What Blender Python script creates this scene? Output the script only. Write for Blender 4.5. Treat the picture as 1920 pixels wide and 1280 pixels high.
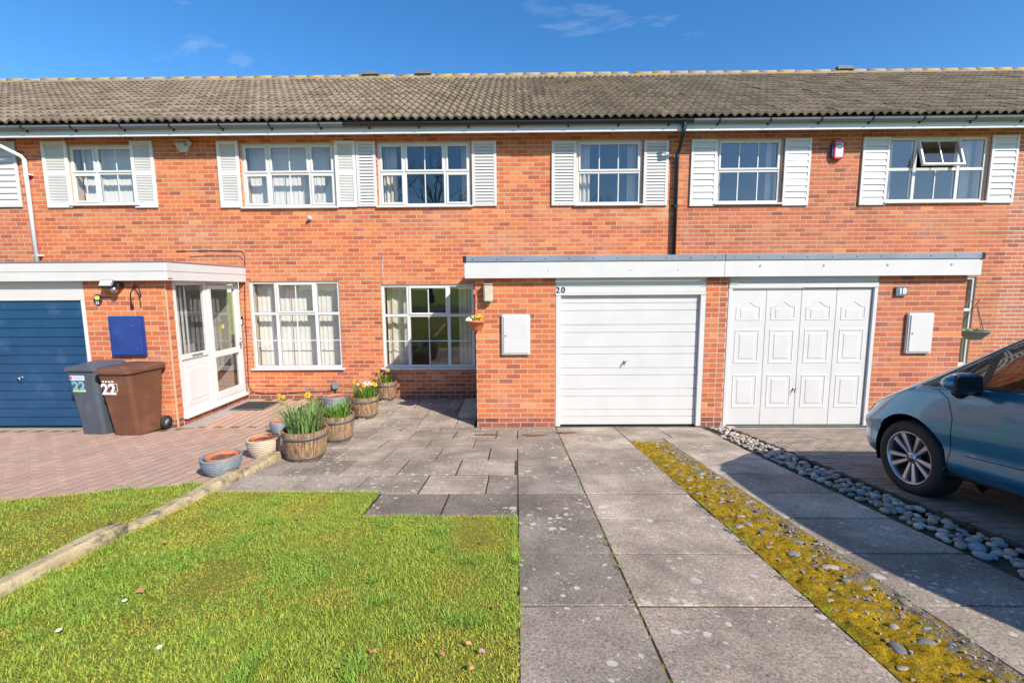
import bpy, bmesh, math, random
import numpy as np
from mathutils import Vector, Matrix, noise

for o in list(bpy.data.objects): bpy.data.objects.remove(o)
random.seed(11); rng = np.random.default_rng(11)
SC = bpy.context.scene; COL = SC.collection
R = math.radians

# ------------------------------------------------------------------ camera
PITCH, YAW, ROLL, CAM_H, F_PX = 0.118459, 0.0108928, -0.0063788, 2.1113, 853.0
YG, YM, SLOPE = 6.7125, 8.5532, 0.12          # garage front, main wall, fall of the front gardens
_f = Vector((-math.sin(YAW)*math.cos(PITCH), math.cos(YAW)*math.cos(PITCH), -math.sin(PITCH)))
_r = Vector((math.cos(YAW), math.sin(YAW), 0)); _u = _r.cross(_f)
_r2 = _r*math.cos(ROLL)+_u*math.sin(ROLL); _u2 = -_r*math.sin(ROLL)+_u*math.cos(ROLL)
cam = bpy.data.cameras.new('camera'); camo = bpy.data.objects.new('camera', cam); COL.objects.link(camo)
camo.matrix_world = Matrix(((_r2.x,_u2.x,-_f.x,0),(_r2.y,_u2.y,-_f.y,0),(_r2.z,_u2.z,-_f.z,CAM_H),(0,0,0,1)))
cam.sensor_width = 36; cam.lens = F_PX/1920*36; cam.clip_start = .05; cam.clip_end = 2000
SC.camera = camo
SC.render.resolution_x, SC.render.resolution_y = 1024, 682
# ------------------------------------------------------------------ light
SUN_D = Vector((-0.9, 1.0, -1.0)).normalized()
sun = bpy.data.lights.new('sun', 'SUN'); sun.energy = 4.5; sun.angle = R(.53); sun.color = (1, .935, .83)
suno = bpy.data.objects.new('sun', sun); COL.objects.link(suno)
suno.rotation_euler = SUN_D.to_track_quat('-Z', 'Y').to_euler(); suno.location = (20, -22, 24)
W = bpy.data.worlds.new('World'); SC.world = W; W.use_nodes = True
wn, wl = W.node_tree.nodes, W.node_tree.links
bg = wn['Background']; bg.inputs[1].default_value = .138
sky = wn.new('ShaderNodeTexSky'); sky.sky_type = 'NISHITA'; sky.sun_disc = False
sky.sun_elevation = math.asin(-SUN_D.z); sky.sun_rotation = math.atan2(-SUN_D.x, -SUN_D.y)
sky.altitude = 150; sky.air_density = 1.0; sky.dust_density = .35; sky.ozone_density = 4.5
tc = wn.new('ShaderNodeTexCoord'); mp = wn.new('ShaderNodeMapping'); mp.inputs['Scale'].default_value = (2.2, 5.5, 9)
mp.inputs['Rotation'].default_value = (0, R(-25), R(35)); mp.inputs['Location'].default_value = (.35, .1, .2)
wl.new(tc.outputs['Generated'], mp.inputs[0])
nz = wn.new('ShaderNodeTexNoise'); nz.inputs['Scale'].default_value = 1.3; nz.inputs['Detail'].default_value = 9; nz.inputs['Roughness'].default_value = .62
nz.inputs['Distortion'].default_value = .5
wl.new(mp.outputs[0], nz.inputs['Vector'])
rp = wn.new('ShaderNodeValToRGB'); rp.color_ramp.elements[0].position = .66; rp.color_ramp.elements[1].position = 1.0
rp.color_ramp.elements[0].color = (0,0,0,1); rp.color_ramp.elements[1].color = (.55,.55,.55,1)
wl.new(nz.outputs[0], rp.inputs[0])
mx = wn.new('ShaderNodeMix'); mx.data_type = 'RGBA'; mx.inputs[7].default_value = (5.2, 5.6, 6.0, 1)
vn = wn.new('ShaderNodeVectorMath'); vn.operation = 'NORMALIZE'; wl.new(tc.outputs['Generated'], vn.inputs[0])
vd = wn.new('ShaderNodeVectorMath'); vd.operation = 'DOT_PRODUCT'; wl.new(vn.outputs[0], vd.inputs[0]); vd.inputs[1].default_value = (.20, .83, .52)
mr = wn.new('ShaderNodeMapRange'); mr.inputs[1].default_value = .975; mr.inputs[2].default_value = .998; mr.inputs[3].default_value = 0; mr.inputs[4].default_value = .095; wl.new(vd.outputs['Value'], mr.inputs[0])
ad = wn.new('ShaderNodeMath'); ad.operation = 'ADD'; wl.new(nz.outputs[0], ad.inputs[0]); wl.new(mr.outputs[0], ad.inputs[1]); wl.new(ad.outputs[0], rp.inputs[0])
wl.new(rp.outputs[0], mx.inputs[0]); hs = wn.new('ShaderNodeHueSaturation'); hs.inputs['Saturation'].default_value = 1.24; wl.new(sky.outputs[0], hs.inputs['Color']); wl.new(hs.outputs[0], mx.inputs[6]); wl.new(mx.outputs[2], bg.inputs[0])
SC.view_settings.view_transform = 'Standard'; SC.view_settings.look = 'None'
SC.view_settings.exposure = 0.55; SC.view_settings.gamma = 1.0; SC.view_settings.use_curve_mapping = False
SC.render.engine = 'CYCLES'
try: SC.cycles.max_bounces = 8; SC.cycles.transparent_max_bounces = 16
except Exception: pass

# ------------------------------------------------------------------ pixel helpers (1920 x 1280 photograph)
def ray(u, v): return _r2*((u-960)/F_PX) - _u2*((v-640)/F_PX) + _f
def hit_y(u, v, Y): d = ray(u, v); t = Y/d.y; return Vector((d.x*t, Y, CAM_H+d.z*t))
def hit_x(u, v, X): d = ray(u, v); t = X/d.x; return Vector((X, d.y*t, CAM_H+d.z*t))
def gz(y): return max(0.0, min(YG-y, YG+1.5))*SLOPE if y < YG else 0.0
def px_of(p):
    q = Vector(p)-Vector((0,0,CAM_H)); z = q.dot(_f)
    if z <= .05: return None
    return 960+F_PX*q.dot(_r2)/z, 640-F_PX*q.dot(_u2)/z, z
def mrect(u0, u1, v0, v1, Y=YM):
    um, vm = (u0+u1)/2, (v0+v1)/2
    return hit_y(u0,vm,Y).x, hit_y(u1,vm,Y).x, hit_y(um,v1,Y).z, hit_y(um,v0,Y).z

# ------------------------------------------------------------------ materials
MATS = {}
class NT:
    def __init__(s, name):
        s.m = bpy.data.materials.new(name); s.m.use_nodes = True; s.t = s.m.node_tree
        s.b = s.t.nodes['Principled BSDF']; s.out = s.t.nodes['Material Output']
    def n(s, typ, **kw):
        x = s.t.nodes.new('ShaderNode'+typ)
        for k, v in kw.items():
            if k.startswith('i_'):
                key = k[2:].replace('_', ' ')
                s.set(x.inputs[key], v)
            else: setattr(x, k, v)
        return x
    def set(s, sock, v):
        if hasattr(v, 'is_output') or hasattr(v, 'links'): s.t.links.new(v, sock)
        else: sock.default_value = v
    def pos(s): return s.n('NewGeometry').outputs['Position']
    def noise(s, scale, detail=4, rough=.55, vec=None, dist=0):
        x = s.n('TexNoise'); x.inputs['Scale'].default_value = scale; x.inputs['Detail'].default_value = detail
        x.inputs['Roughness'].default_value = rough; x.inputs['Distortion'].default_value = dist
        s.t.links.new(vec if vec else s.pos(), x.inputs['Vector']); return x.outputs[0]
    def ramp(s, fac, stops, interp='LINEAR'):
        x = s.n('ValToRGB'); cr = x.color_ramp; cr.interpolation = interp
        while len(cr.elements) < len(stops): cr.elements.new(.5)
        for e, (p, c) in zip(cr.elements, stops):
            e.position = p; e.color = (c[0], c[1], c[2], 1) if not isinstance(c, (int, float)) else (c, c, c, 1)
        s.t.links.new(fac, x.inputs[0]); return x.outputs[0]
    def mix(s, fac, a, b, mode='MIX'):
        x = s.n('Mix', data_type='RGBA', blend_type=mode)
        for i, v in ((0, fac), (6, a), (7, b)):
            if isinstance(v, tuple) and len(v) == 3: v = (*v, 1)
            s.set(x.inputs[i], v)
        return x.outputs[2]
    def math(s, op, a, b=0):
        x = s.n('Math', operation=op); s.set(x.inputs[0], a); s.set(x.inputs[1], b); return x.outputs[0]
    def bump(s, h, strength=.3, dist=.01):
        x = s.n('Bump'); x.inputs['Strength'].default_value = strength; x.inputs['Distance'].default_value = dist
        s.t.links.new(h, x.inputs['Height']); s.t.links.new(x.outputs[0], s.b.inputs['Normal'])
    def fin(s, col, rough=.6, metal=0, spec=None):
        s.set(s.b.inputs['Base Color'], (*col, 1) if isinstance(col, tuple) and len(col) == 3 else col)
        s.set(s.b.inputs['Roughness'], rough); s.b.inputs['Metallic'].default_value = metal
        if spec is not None: s.b.inputs['Specular IOR Level'].default_value = spec
        MATS[s.m.name] = s.m; return s.m
def plain(name, col, rough=.5, var=.12, scale=6, bump=0, bscale=60, metal=0, spec=None, dirt=None):
    t = NT(name); n = t.noise(scale, 5)
    c = t.mix(t.ramp(n, [(.3, 0), (.7, 1)]), tuple(max(0, x*(1-var)) for x in col), tuple(min(1, x*(1+var)) for x in col))
    if dirt:
        d = t.noise(dirt[0], 8, .7); c = t.mix(t.math('MULTIPLY', t.ramp(d, [(dirt[2], 0), (dirt[2]+.15, 1)]), dirt[3]), c, dirt[1])
    if bump: t.bump(t.noise(bscale, 6, .6), bump)
    return t.fin(c, rough, metal, spec)

def brick_mat(name, attr):
    t = NT(name)
    if attr: src = t.n('VertexColor', layer_name='bc').outputs[0]
    else: src = t.n('ObjectInfo').outputs['Color']
    sp = t.n('SeparateColor'); t.t.links.new(src, sp.inputs[0])
    tone = t.ramp(sp.outputs[0], [(0, (.19,.065,.055)), (.22, (.34,.10,.062)), (.5, (.51,.135,.058)), (.78, (.61,.185,.07)), (1, (.68,.28,.12))])
    red = t.ramp(sp.outputs[0], [(0, (.17,.065,.058)), (.3, (.30,.10,.075)), (.6, (.43,.135,.083)), (.92, (.50,.165,.09)), (1, (.66,.20,.075))])
    c = t.mix(sp.outputs[1], tone, red)
    n1 = t.noise(38, 6, .7); c = t.mix(.55, c, t.ramp(n1, [(.25, .35), (.5, .5), (.75, .68)]), 'OVERLAY')
    n2 = t.noise(.9, 4); c = t.mix(t.math('MULTIPLY', t.ramp(n2, [(.52, 0), (.75, 1)]), .22), c, (.62,.40,.30))
    n3 = t.noise(1.7, 8, .72); c = t.mix(t.math('MULTIPLY', t.ramp(n3, [(.60, 0), (.76, 1)]), .42), c, (.60,.52,.47))
    t.bump(t.noise(120, 5, .7), .5, .004)
    return t.fin(c, .9, 0, .2)
brick_mat('brick', False); brick_mat('brick_far', True)
t = NT('mortar'); c = t.mix(t.noise(3, 6), (.54,.375,.235), (.68,.49,.33)); c = t.mix(t.math('MULTIPLY', t.noise(60, 4), .5), c, (.46,.33,.215)); t.bump(t.noise(150, 4), .5, .004); t.fin(c, .95, 0, .2)
t = NT('pale_mortar'); c = t.mix(t.noise(3, 6), (.55,.47,.38), (.68,.60,.50)); t.fin(c, .95, 0, .2)
plain('upvc', (.65,.64,.625), .32, .03, 2, dirt=(3.5, (.50,.46,.42), .62, .35))
plain('white_paint', (.60,.585,.565), .45, .04, 3, dirt=(2.2, (.50,.46,.42), .58, .3))
plain('shutter_cream', (.72,.70,.67), .5, .05, 3)
plain('blue_door', (.010,.062,.15), .35, .15, 2, dirt=(2.5, (.10,.16,.26), .55, .4))
plain('blue_box', (.018,.05,.22), .45, .2, 4, dirt=(8, (.10,.12,.30), .6, .4))
plain('black_plastic', (.018,.019,.022), .4, .2, 5)
plain('navy_pipe', (.012,.022,.035), .3, .2, 5)
plain('grey_gutter', (.16,.18,.21), .35, .12, 4, dirt=(5, (.05,.05,.05), .6, .5))
plain('white_pipe', (.72,.74,.76), .35, .05, 4, dirt=(4, (.40,.38,.36), .6, .4))
plain('drip_trim', (.20,.24,.28), .5, .15, 2.5, dirt=(6, (.30,.30,.30), .55, .5))
plain('felt', (.10,.10,.10), .95, .3, 8, .4)
plain('chrome', (.55,.55,.55), .22, .05, 6, metal=1)
plain('steel', (.40,.40,.40), .4, .1, 10, metal=1)
plain('slate_plaque', (.10,.13,.15), .6, .2, 25, .2)
plain('lead', (.13,.13,.14), .6, .2, 10)
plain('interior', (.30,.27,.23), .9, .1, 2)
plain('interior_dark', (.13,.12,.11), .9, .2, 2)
plain('blind', (.74,.72,.68), .85, .05, 5)
plain('curtain', (.64,.58,.48), .9, .12, 7)
plain('cream_lamp', (.55,.50,.38), .45, .1, 12)
plain('red_plastic', (.55,.02,.03), .3, .1, 5)
plain('blue_plastic', (.02,.04,.22), .35, .1, 5)
plain('label_white', (.78,.78,.76), .5, .04, 8)
plain('label_blue', (.10,.38,.62), .5, .04, 8)
plain('label_green', (.52,.66,.20), .5, .04, 8)
plain('ink', (.02,.02,.03), .5, .1, 8)
plain('ink_red', (.55,.03,.03), .5, .1, 8)
plain('bin_grey', (.075,.09,.115), .5, .12, 4, .15, 120, dirt=(5, (.17,.18,.20), .56, .5))
plain('bin_brown', (.15,.062,.034), .48, .12, 4, .15, 120, dirt=(4, (.26,.14,.09), .55, .45))
plain('terracotta', (.55,.17,.07), .8, .18, 9, .2)
plain('pot_grey', (.19,.22,.25), .55, .14, 8, .2, dirt=(9, (.38,.38,.36), .55, .5))
plain('pot_cream', (.52,.44,.32), .6, .12, 8, .2, dirt=(9, (.36,.27,.18), .55, .5))
plain('hoop', (.09,.095,.10), .5, .3, 14, .3)
plain('soil', (.045,.030,.020), 1, .5, 40, 1.0, 60)
plain('mulch', (.13,.08,.05), 1, .5, 50, 1.0, 45, dirt=(20, (.26,.17,.12), .5, .8))
plain('rubber', (.022,.022,.023), .75, .25, 15, .25)
plain('mat_grey', (.10,.10,.105), .95, .3, 30, .8)
plain('concrete', (.36,.32,.28), .9, .15, 5, .4, dirt=(4, (.20,.17,.14), .55, .6))
plain('iron', (.015,.013,.012), .6, .2, 12)
plain('rust', (.24,.10,.045), .85, .3, 20, .4)
plain('roof_moss', (.16,.15,.03), 1, .4, 30, .6, 90)
plain('bedding', (.055,.043,.030), 1, .5, 25, .8, 60, dirt=(3.2, (.11,.10,.02), .5, .9))
plain('paver_bed', (.10,.085,.03), 1, .4, 25, .8, 60, dirt=(2.2, (.17,.16,.025), .38, .95))
plain('road', (.06,.06,.06), .9, .2, 3, .5, 90)
plain('yellow_petal', (.85,.48,.01), .5, .15, 30)
plain('orange_petal', (.85,.26,.01), .5, .15, 30)
plain('white_petal', (.80,.80,.74), .5, .06, 30)
plain('pink_petal', (.50,.25,.28), .6, .2, 30)
plain('dry_leaf', (.50,.24,.11), .8, .25, 30)
plain('bark', (.10,.08,.065), .95, .3, 14, .6)
plain('far_wall', (.34,.17,.12), .9, .15, 4)
plain('far_roof', (.09,.075,.07), .9, .2, 6)
def leaf_mat(name, a, b, trans=.25):
    t = NT(name); n = t.noise(14, 4); c = t.mix(t.ramp(n, [(.3, 0), (.7, 1)]), a, b)
    t.fin(c, .5, 0, .35)
    tr = t.n('BsdfTranslucent'); t.set(tr.inputs[0], c); ms = t.n('MixShader'); ms.inputs[0].default_value = trans
    t.t.links.new(t.b.outputs[0], ms.inputs[1]); t.t.links.new(tr.outputs[0], ms.inputs[2]); t.t.links.new(ms.outputs[0], t.out.inputs[0])
leaf_mat('leaf', (.12,.25,.04), (.24,.40,.06)); leaf_mat('leaf_grey', (.16,.26,.08), (.27,.38,.12))
def attr_leaf(name):
    t = NT(name); c = t.n('VertexColor', layer_name='bc').outputs[0]
    t.fin(c, .6, 0, .25)
    tr = t.n('BsdfTranslucent'); t.set(tr.inputs[0], c); ms = t.n('MixShader'); ms.inputs[0].default_value = .3
    t.t.links.new(t.b.outputs[0], ms.inputs[1]); t.t.links.new(tr.outputs[0], ms.inputs[2]); t.t.links.new(ms.outputs[0], t.out.inputs[0])
attr_leaf('grass_blade')
t = NT('lawn_soil'); n = t.noise(7, 8, .7); n2 = t.noise(60, 5, .7)
c = t.mix(t.ramp(n, [(.35, 0), (.65, 1)]), (.22,.28,.04), (.34,.29,.04)); c = t.mix(t.ramp(n2, [(.45, 0), (.7, .7)]), c, (.17,.13,.045)); t.bump(n2, 1, .03); t.fin(c, .95, 0, .1)
t = NT('grass_far'); n = t.noise(2, 8, .7); c = t.mix(t.ramp(n, [(.35, 0), (.65, 1)]), (.14,.25,.035), (.24,.31,.05)); t.fin(c, .95, 0, .1)
t = NT('moss'); n = t.noise(13, 6, .7); n2 = t.noise(90, 4, .7); n3 = t.noise(5, 5, .6)
c = t.mix(t.ramp(n, [(.35, 0), (.65, 1)]), (.27,.165,.012), (.60,.38,.018)); c = t.mix(t.ramp(n3, [(.58, 0), (.72, .8)]), c, (.17,.19,.02)); c = t.mix(t.ramp(n2, [(.45, 0), (.68, .75)]), c, (.10,.065,.012)); n4 = t.noise(21, 6, .75); c = t.mix(t.ramp(n4, [(.56, 0), (.70, .6)]), c, (.12,.08,.03))
g = t.noise(7.5, 8, .75, dist=.4); sx = t.n('SeparateXYZ'); t.t.links.new(t.pos(), sx.inputs[0]); edge = t.math('MULTIPLY', t.math('SUBTRACT', sx.outputs[0], 1.62), .55); c = t.mix(t.ramp(t.math('ADD', g, edge), [(.60, 0), (.68, .9)]), c, t.ramp(t.noise(70, 4), [(.3, (.10,.075,.06)), (.7, (.38,.32,.27))])); t.bump(n2, .9, .02); t.fin(c, 1, 0, .1)
t = NT('pebble'); oi = t.n('ObjectInfo'); n = t.noise(30, 5)
c = t.mix(.6, oi.outputs['Color'], t.ramp(n, [(.3, .35), (.7, .65)]), 'OVERLAY'); t.bump(t.noise(180, 3), .2, .003); t.fin(c, .62, 0, .35)
t = NT('brick_grit'); t.fin(t.n('VertexColor', layer_name='bc').outputs[0], .9, 0, .2)
def lichen(t, c, scale, amount, col, size):
    v = t.n('TexVoronoi', feature='F1'); v.inputs['Scale'].default_value = scale; v.inputs['Randomness'].default_value = 1
    wv = t.n('VectorMath', operation='ADD'); nn = t.n('TexNoise'); nn.inputs['Scale'].default_value = 16; t.t.links.new(t.pos(), nn.inputs['Vector'])
    sc = t.n('VectorMath', operation='SCALE'); sc.inputs['Scale'].default_value = .045; t.t.links.new(nn.outputs['Color'], sc.inputs[0])
    t.t.links.new(t.pos(), wv.inputs[0]); t.t.links.new(sc.outputs[0], wv.inputs[1]); t.t.links.new(wv.outputs[0], v.inputs['Vector'])
    sp = t.n('SeparateColor'); t.t.links.new(v.outputs['Color'], sp.inputs[0])
    rad = t.math('MULTIPLY', t.math('SUBTRACT', sp.outputs[0], 1-amount), size/amount)
    patch = t.ramp(t.noise(1.5, 3), [(.36, .22), (.56, 1.15)])
    f = t.math('SUBTRACT', t.math('MULTIPLY', rad, patch), v.outputs['Distance'])
    f = t.math('MULTIPLY', t.ramp(t.math('MULTIPLY', f, 9), [(0, 0), (.5, 1)]), .8)
    return t.mix(f, c, col)
t = NT('slab'); oi = t.n('ObjectInfo'); n = t.noise(2.2, 7, .65); n2 = t.noise(75, 6, .75)
c = t.mix(t.ramp(n, [(.35, 0), (.68, 1)]), (.245,.202,.160), (.45,.372,.295)); c = t.mix(1, c, oi.outputs['Color'], 'MULTIPLY')
c = t.mix(.95, c, t.ramp(n2, [(.28, .12), (.5, .5), (.72, .88)]), 'OVERLAY')
c = lichen(t, c, 15, .85, (.62,.56,.48), .34); c = lichen(t, c, 34, .8, (.58,.52,.45), .30); c = lichen(t, c, 7, .6, (.64,.59,.51), .27)
d = t.noise(1.3, 5, .6, dist=.6); c = t.mix(t.ramp(d, [(.52, 0), (.68, .5)]), c, (.13,.11,.097))
t.bump(n2, .6, .006); t.fin(c, .92, 0, .2)
for nm, vc in (('paver', False), ('paver_far', True)):
    t = NT(nm); src = t.n('VertexColor', layer_name='bc').outputs[0] if vc else t.n('ObjectInfo').outputs['Color']
    n = t.noise(1.6, 6, .6); n2 = t.noise(80, 5, .7); c = t.mix(.5, src, t.ramp(n2, [(.25, .3), (.75, .7)]), 'OVERLAY')
    c = t.mix(t.ramp(n, [(.45, 0), (.75, .45)]), c, (.40,.33,.27)); t.bump(n2, .5, .005); t.fin(c, .92, 0, .2)
t = NT('kerb_stone'); n = t.noise(6, 7, .7); n2 = t.noise(45, 6, .7); c = t.mix(t.ramp(n, [(.35, 0), (.65, 1)]), (.40,.31,.17), (.56,.45,.27))
n3 = t.noise(9, 7, .75); c = t.mix(t.ramp(n3, [(.50, 0), (.62, .85)]), c, (.15,.125,.10)); t.bump(n2, .8, .01); t.fin(c, .95, 0, .2)
t = NT('roof_tile'); oi = t.n('ObjectInfo'); n = t.noise(22, 6, .7); n2 = t.noise(5, 6, .7)
c = t.mix(t.ramp(n, [(.3, 0), (.7, 1)]), (.135,.107,.080), (.265,.212,.160)); c = t.mix(1, c, oi.outputs['Color'], 'MULTIPLY')
c = t.mix(t.ramp(n2, [(.60, 0), (.70, .75)]), c, (.17,.145,.045)); c = t.mix(t.ramp(t.noise(42, 3), [(.70, 0), (.76, .7)]), c, (.36,.33,.28)); t.bump(n, .5, .01); t.fin(c, .95, 0, .2)
t = NT('ridge_tile'); n = t.noise(12, 6, .7); c = t.mix(t.ramp(n, [(.3, 0), (.7, 1)]), (.25,.20,.15), (.38,.31,.24)); c = t.mix(t.ramp(t.noise(5, 6, .7), [(.52, 0), (.62, .9)]), c, (.52,.30,.03)); t.fin(c, .95, 0, .2)
t = NT('barrel_wood'); v = t.n('Mapping'); v.inputs['Scale'].default_value = (55, 55, 5); t.t.links.new(t.pos(), v.inputs[0])
n = t.noise(1, 6, .7, v.outputs[0]); c = t.mix(t.ramp(n, [(.38, 0), (.62, 1)]), (.17,.075,.04), (.42,.29,.165)); t.bump(n, .5, .01); t.fin(c, .85, 0, .2)
t = NT('car_paint'); t.fin((.02,.12,.22), .22, .55); t.b.inputs['Coat Weight'].default_value = 1; t.b.inputs['Coat Roughness'].default_value = .012
n = t.noise(900, 2); t.set(t.b.inputs['Base Color'], t.mix(t.ramp(n, [(.35, 0), (.7, 1)]), (.026,.19,.35), (.04,.245,.42)))
plain('alloy', (.58,.58,.60), .28, .04, 6, metal=.9); plain('car_black', (.012,.012,.013), .45, .1, 6); plain('car_trim', (.02,.02,.021), .25, .1, 6)
plain('seat_cloth', (.035,.035,.038), .9, .1, 10); plain('lamp_clear', (.72,.70,.64), .15, .05, 6)
def glass_mat(name, tint, refl):
    t = NT(name); MATS[name] = t.m
    tr = t.n('BsdfTransparent'); tr.inputs[0].default_value = (*tint, 1); gl = t.n('BsdfGlossy'); gl.inputs['Roughness'].default_value = .006; gl.inputs[0].default_value = (1,1,1,1)
    lw = t.n('LayerWeight'); lw.inputs[0].default_value = .5; fr = t.n('Math', operation='MULTIPLY_ADD'); t.set(fr.inputs[0], t.math('POWER', lw.outputs['Facing'], 4)); fr.inputs[1].default_value = 1-refl; fr.inputs[2].default_value = refl
    bp = t.n('Bump'); bp.inputs['Strength'].default_value = .06; bp.inputs['Distance'].default_value = .02; t.t.links.new(t.noise(1.7, 2), bp.inputs['Height']); t.t.links.new(bp.outputs[0], gl.inputs['Normal'])
    ms = t.n('MixShader'); t.t.links.new(fr.outputs[0], ms.inputs[0]); t.t.links.new(tr.outputs[0], ms.inputs[1]); t.t.links.new(gl.outputs[0], ms.inputs[2]); t.t.links.new(ms.outputs[0], t.out.inputs[0])
glass_mat('glass', (.93,.94,.93), .14); glass_mat('car_glass', (.27,.30,.31), .12)
def M(x): return MATS[x] if x in MATS else bpy.data.materials[x]

# ------------------------------------------------------------------ mesh builder
ORG = {}
def org(o):
    return ORG.get(o.name, Vector((0,0,0))) if o is not None else Vector((0,0,0))
def thing(name, label, cat, loc=(0,0,0), group=None):
    o = bpy.data.objects.new(name, None); COL.objects.link(o); o.location = loc; o.empty_display_size = .2
    o['label'] = label; o['category'] = cat
    if group: o['group'] = group
    ORG[o.name] = Vector(loc); return o
def tag(o, label, cat, group=None):
    o['label'] = label; o['category'] = cat
    if group: o['group'] = group
    return o
def link(o, parent):
    COL.objects.link(o)
    if parent is not None: o.parent = parent; ORG[o.name] = org(parent)
    else: ORG[o.name] = Vector((0,0,0))
    return o
class MB:
    def __init__(s): s.v = []; s.f = []; s.c = []; s.cur = None
    def add(s, vs, fs):
        b = len(s.v); s.v += [tuple(x) for x in vs]; s.f += [tuple(b+i for i in f) for f in fs]
        s.c += [s.cur]*len(fs); return s
    def box(s, x0, x1, y0, y1, z0, z1, M_=None):
        vs = [(x0,y0,z0),(x1,y0,z0),(x1,y1,z0),(x0,y1,z0),(x0,y0,z1),(x1,y0,z1),(x1,y1,z1),(x0,y1,z1)]
        if M_ is not None: vs = [M_ @ Vector(v) for v in vs]
        return s.add(vs, [(3,2,1,0),(4,5,6,7),(0,1,5,4),(1,2,6,5),(2,3,7,6),(3,0,4,7)])
    def prism(s, poly, fn, d0, d1):        # poly: list of (a,b); fn(a,b,d) -> point
        n = len(poly); vs = [fn(a,b,d0) for a,b in poly]+[fn(a,b,d1) for a,b in poly]
        return s.add(vs, [tuple(range(n))[::-1], tuple(range(n,2*n))]+[(i,(i+1)%n,n+(i+1)%n,n+i) for i in range(n)])
    def tube(s, pts, r, seg=8, cap=True):
        pts = [Vector(p) for p in pts]; n = len(pts); vs = []; fs = []
        rr = r if isinstance(r, (list, tuple)) else [r]*n
        for i, p in enumerate(pts):
            d = (pts[min(i+1,n-1)]-pts[max(i-1,0)]).normalized()
            a = d.cross(Vector((0,0,1)) if abs(d.z) < .95 else Vector((1,0,0))).normalized(); b = d.cross(a)
            vs += [p+(a*math.cos(2*math.pi*k/seg)+b*math.sin(2*math.pi*k/seg))*rr[i] for k in range(seg)]
        for i in range(n-1):
            fs += [(i*seg+k, i*seg+(k+1)%seg, (i+1)*seg+(k+1)%seg, (i+1)*seg+k) for k in range(seg)]
        if cap: fs += [tuple(range(seg))[::-1], tuple(range((n-1)*seg, n*seg))]
        return s.add(vs, fs)
    def lathe(s, prof, c, seg=24, M_=None, sq=None):   # prof: (r,z)
        vs = []; fs = []; n = len(prof)
        for k in range(seg):
            a = 2*math.pi*k/seg
            for r, z in prof:
                p = Vector((r*math.cos(a), r*math.sin(a), z)); p = (M_ @ p) if M_ is not None else p
                vs.append(p+Vector(c))
        for k in range(seg):
            k2 = (k+1) % seg
            fs += [(k*n+i, k2*n+i, k2*n+i+1, k*n+i+1) for i in range(n-1)]
        return s.add(vs, fs)
    def build(s, name, mat, parent=None, smooth=False, bevel=0, local=False, kind=None, seg=1, recalc=True):
        me = bpy.data.meshes.new(name); o_ = Vector((0,0,0)) if local else org(parent)
        me.from_pydata([(x-o_.x, y-o_.y, z-o_.z) for x,y,z in s.v], [], s.f)
        if any(c is not None for c in s.c):
            ca = me.color_attributes.new('bc', 'FLOAT_COLOR', 'CORNER'); arr = np.ones((len(me.loops), 4), np.float32); i = 0
            for f, c in zip(s.f, s.c):
                if c is not None: arr[i:i+len(f), :3] = c
                i += len(f)
            ca.data.foreach_set('color', arr.ravel())
        if bevel or recalc:
            bm = bmesh.new(); bm.from_mesh(me)
            if recalc: bmesh.ops.recalc_face_normals(bm, faces=bm.faces)
            if bevel: bmesh.ops.bevel(bm, geom=[e for e in bm.edges if len(e.link_faces) == 2 and e.calc_face_angle(0) > .5], offset=bevel, segments=seg, affect='EDGES', clamp_overlap=True)
            bm.to_mesh(me); bm.free()
        if smooth: me.polygons.foreach_set('use_smooth', [True]*len(me.polygons))
        me.materials.append(M(mat)); o = bpy.data.objects.new(name, me); link(o, parent)
        if kind: o['kind'] = kind
        return o
def part(name, mat, parent, boxes, bevel=.004, smooth=False):
    m = MB()
    for b in boxes: m.box(*b)
    return m.build(name, mat, parent, smooth, bevel)
def inst(name, me, parent, mat4, color=None):      # a piece that shares mesh data
    o = bpy.data.objects.new(name, me); COL.objects.link(o); o.parent = parent
    m = Matrix(mat4); m.translation = m.translation-org(parent); o.matrix_basis = m
    if color: o.color = (*color, 1) if len(color) == 3 else color
    return o
def text(s, size, mat, parent, mat4, name='lettering', ext=.0015, bold=0, align='CENTER', scale=(1,1)):
    cu = bpy.data.curves.new('t', 'FONT'); cu.body = s; cu.size = size; cu.extrude = ext; cu.offset = bold; cu.align_x = align; cu.align_y = 'CENTER'; cu.resolution_u = 3
    ob = bpy.data.objects.new('t', cu); COL.objects.link(ob); dg = bpy.context.evaluated_depsgraph_get(); dg.update()
    me = bpy.data.meshes.new_from_object(ob.evaluated_get(dg)); bpy.data.objects.remove(ob)
    me.materials.clear(); me.materials.append(M(mat)); o = bpy.data.objects.new(name, me); link(o, parent)
    m = Matrix(mat4) @ Matrix.Diagonal((scale[0], scale[1], 1, 1)); m.translation = m.translation-org(parent); o.matrix_basis = m; return o
def face_front(x, y, z): return Matrix(((1,0,0,x),(0,0,-1,y),(0,1,0,z),(0,0,0,1)))      # reads from -Y
SL = math.atan(SLOPE)
def on_slope(x, y, rz=0, dz=0):          # frame resting on the sloping garden
    if y >= YG: return Matrix.Translation((x, y, dz)) @ Matrix.Rotation(rz, 4, 'Z')
    return Matrix.Translation((x, y, gz(y)+dz)) @ Matrix.Rotation(-SL, 4, 'X') @ Matrix.Rotation(rz, 4, 'Z')
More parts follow.
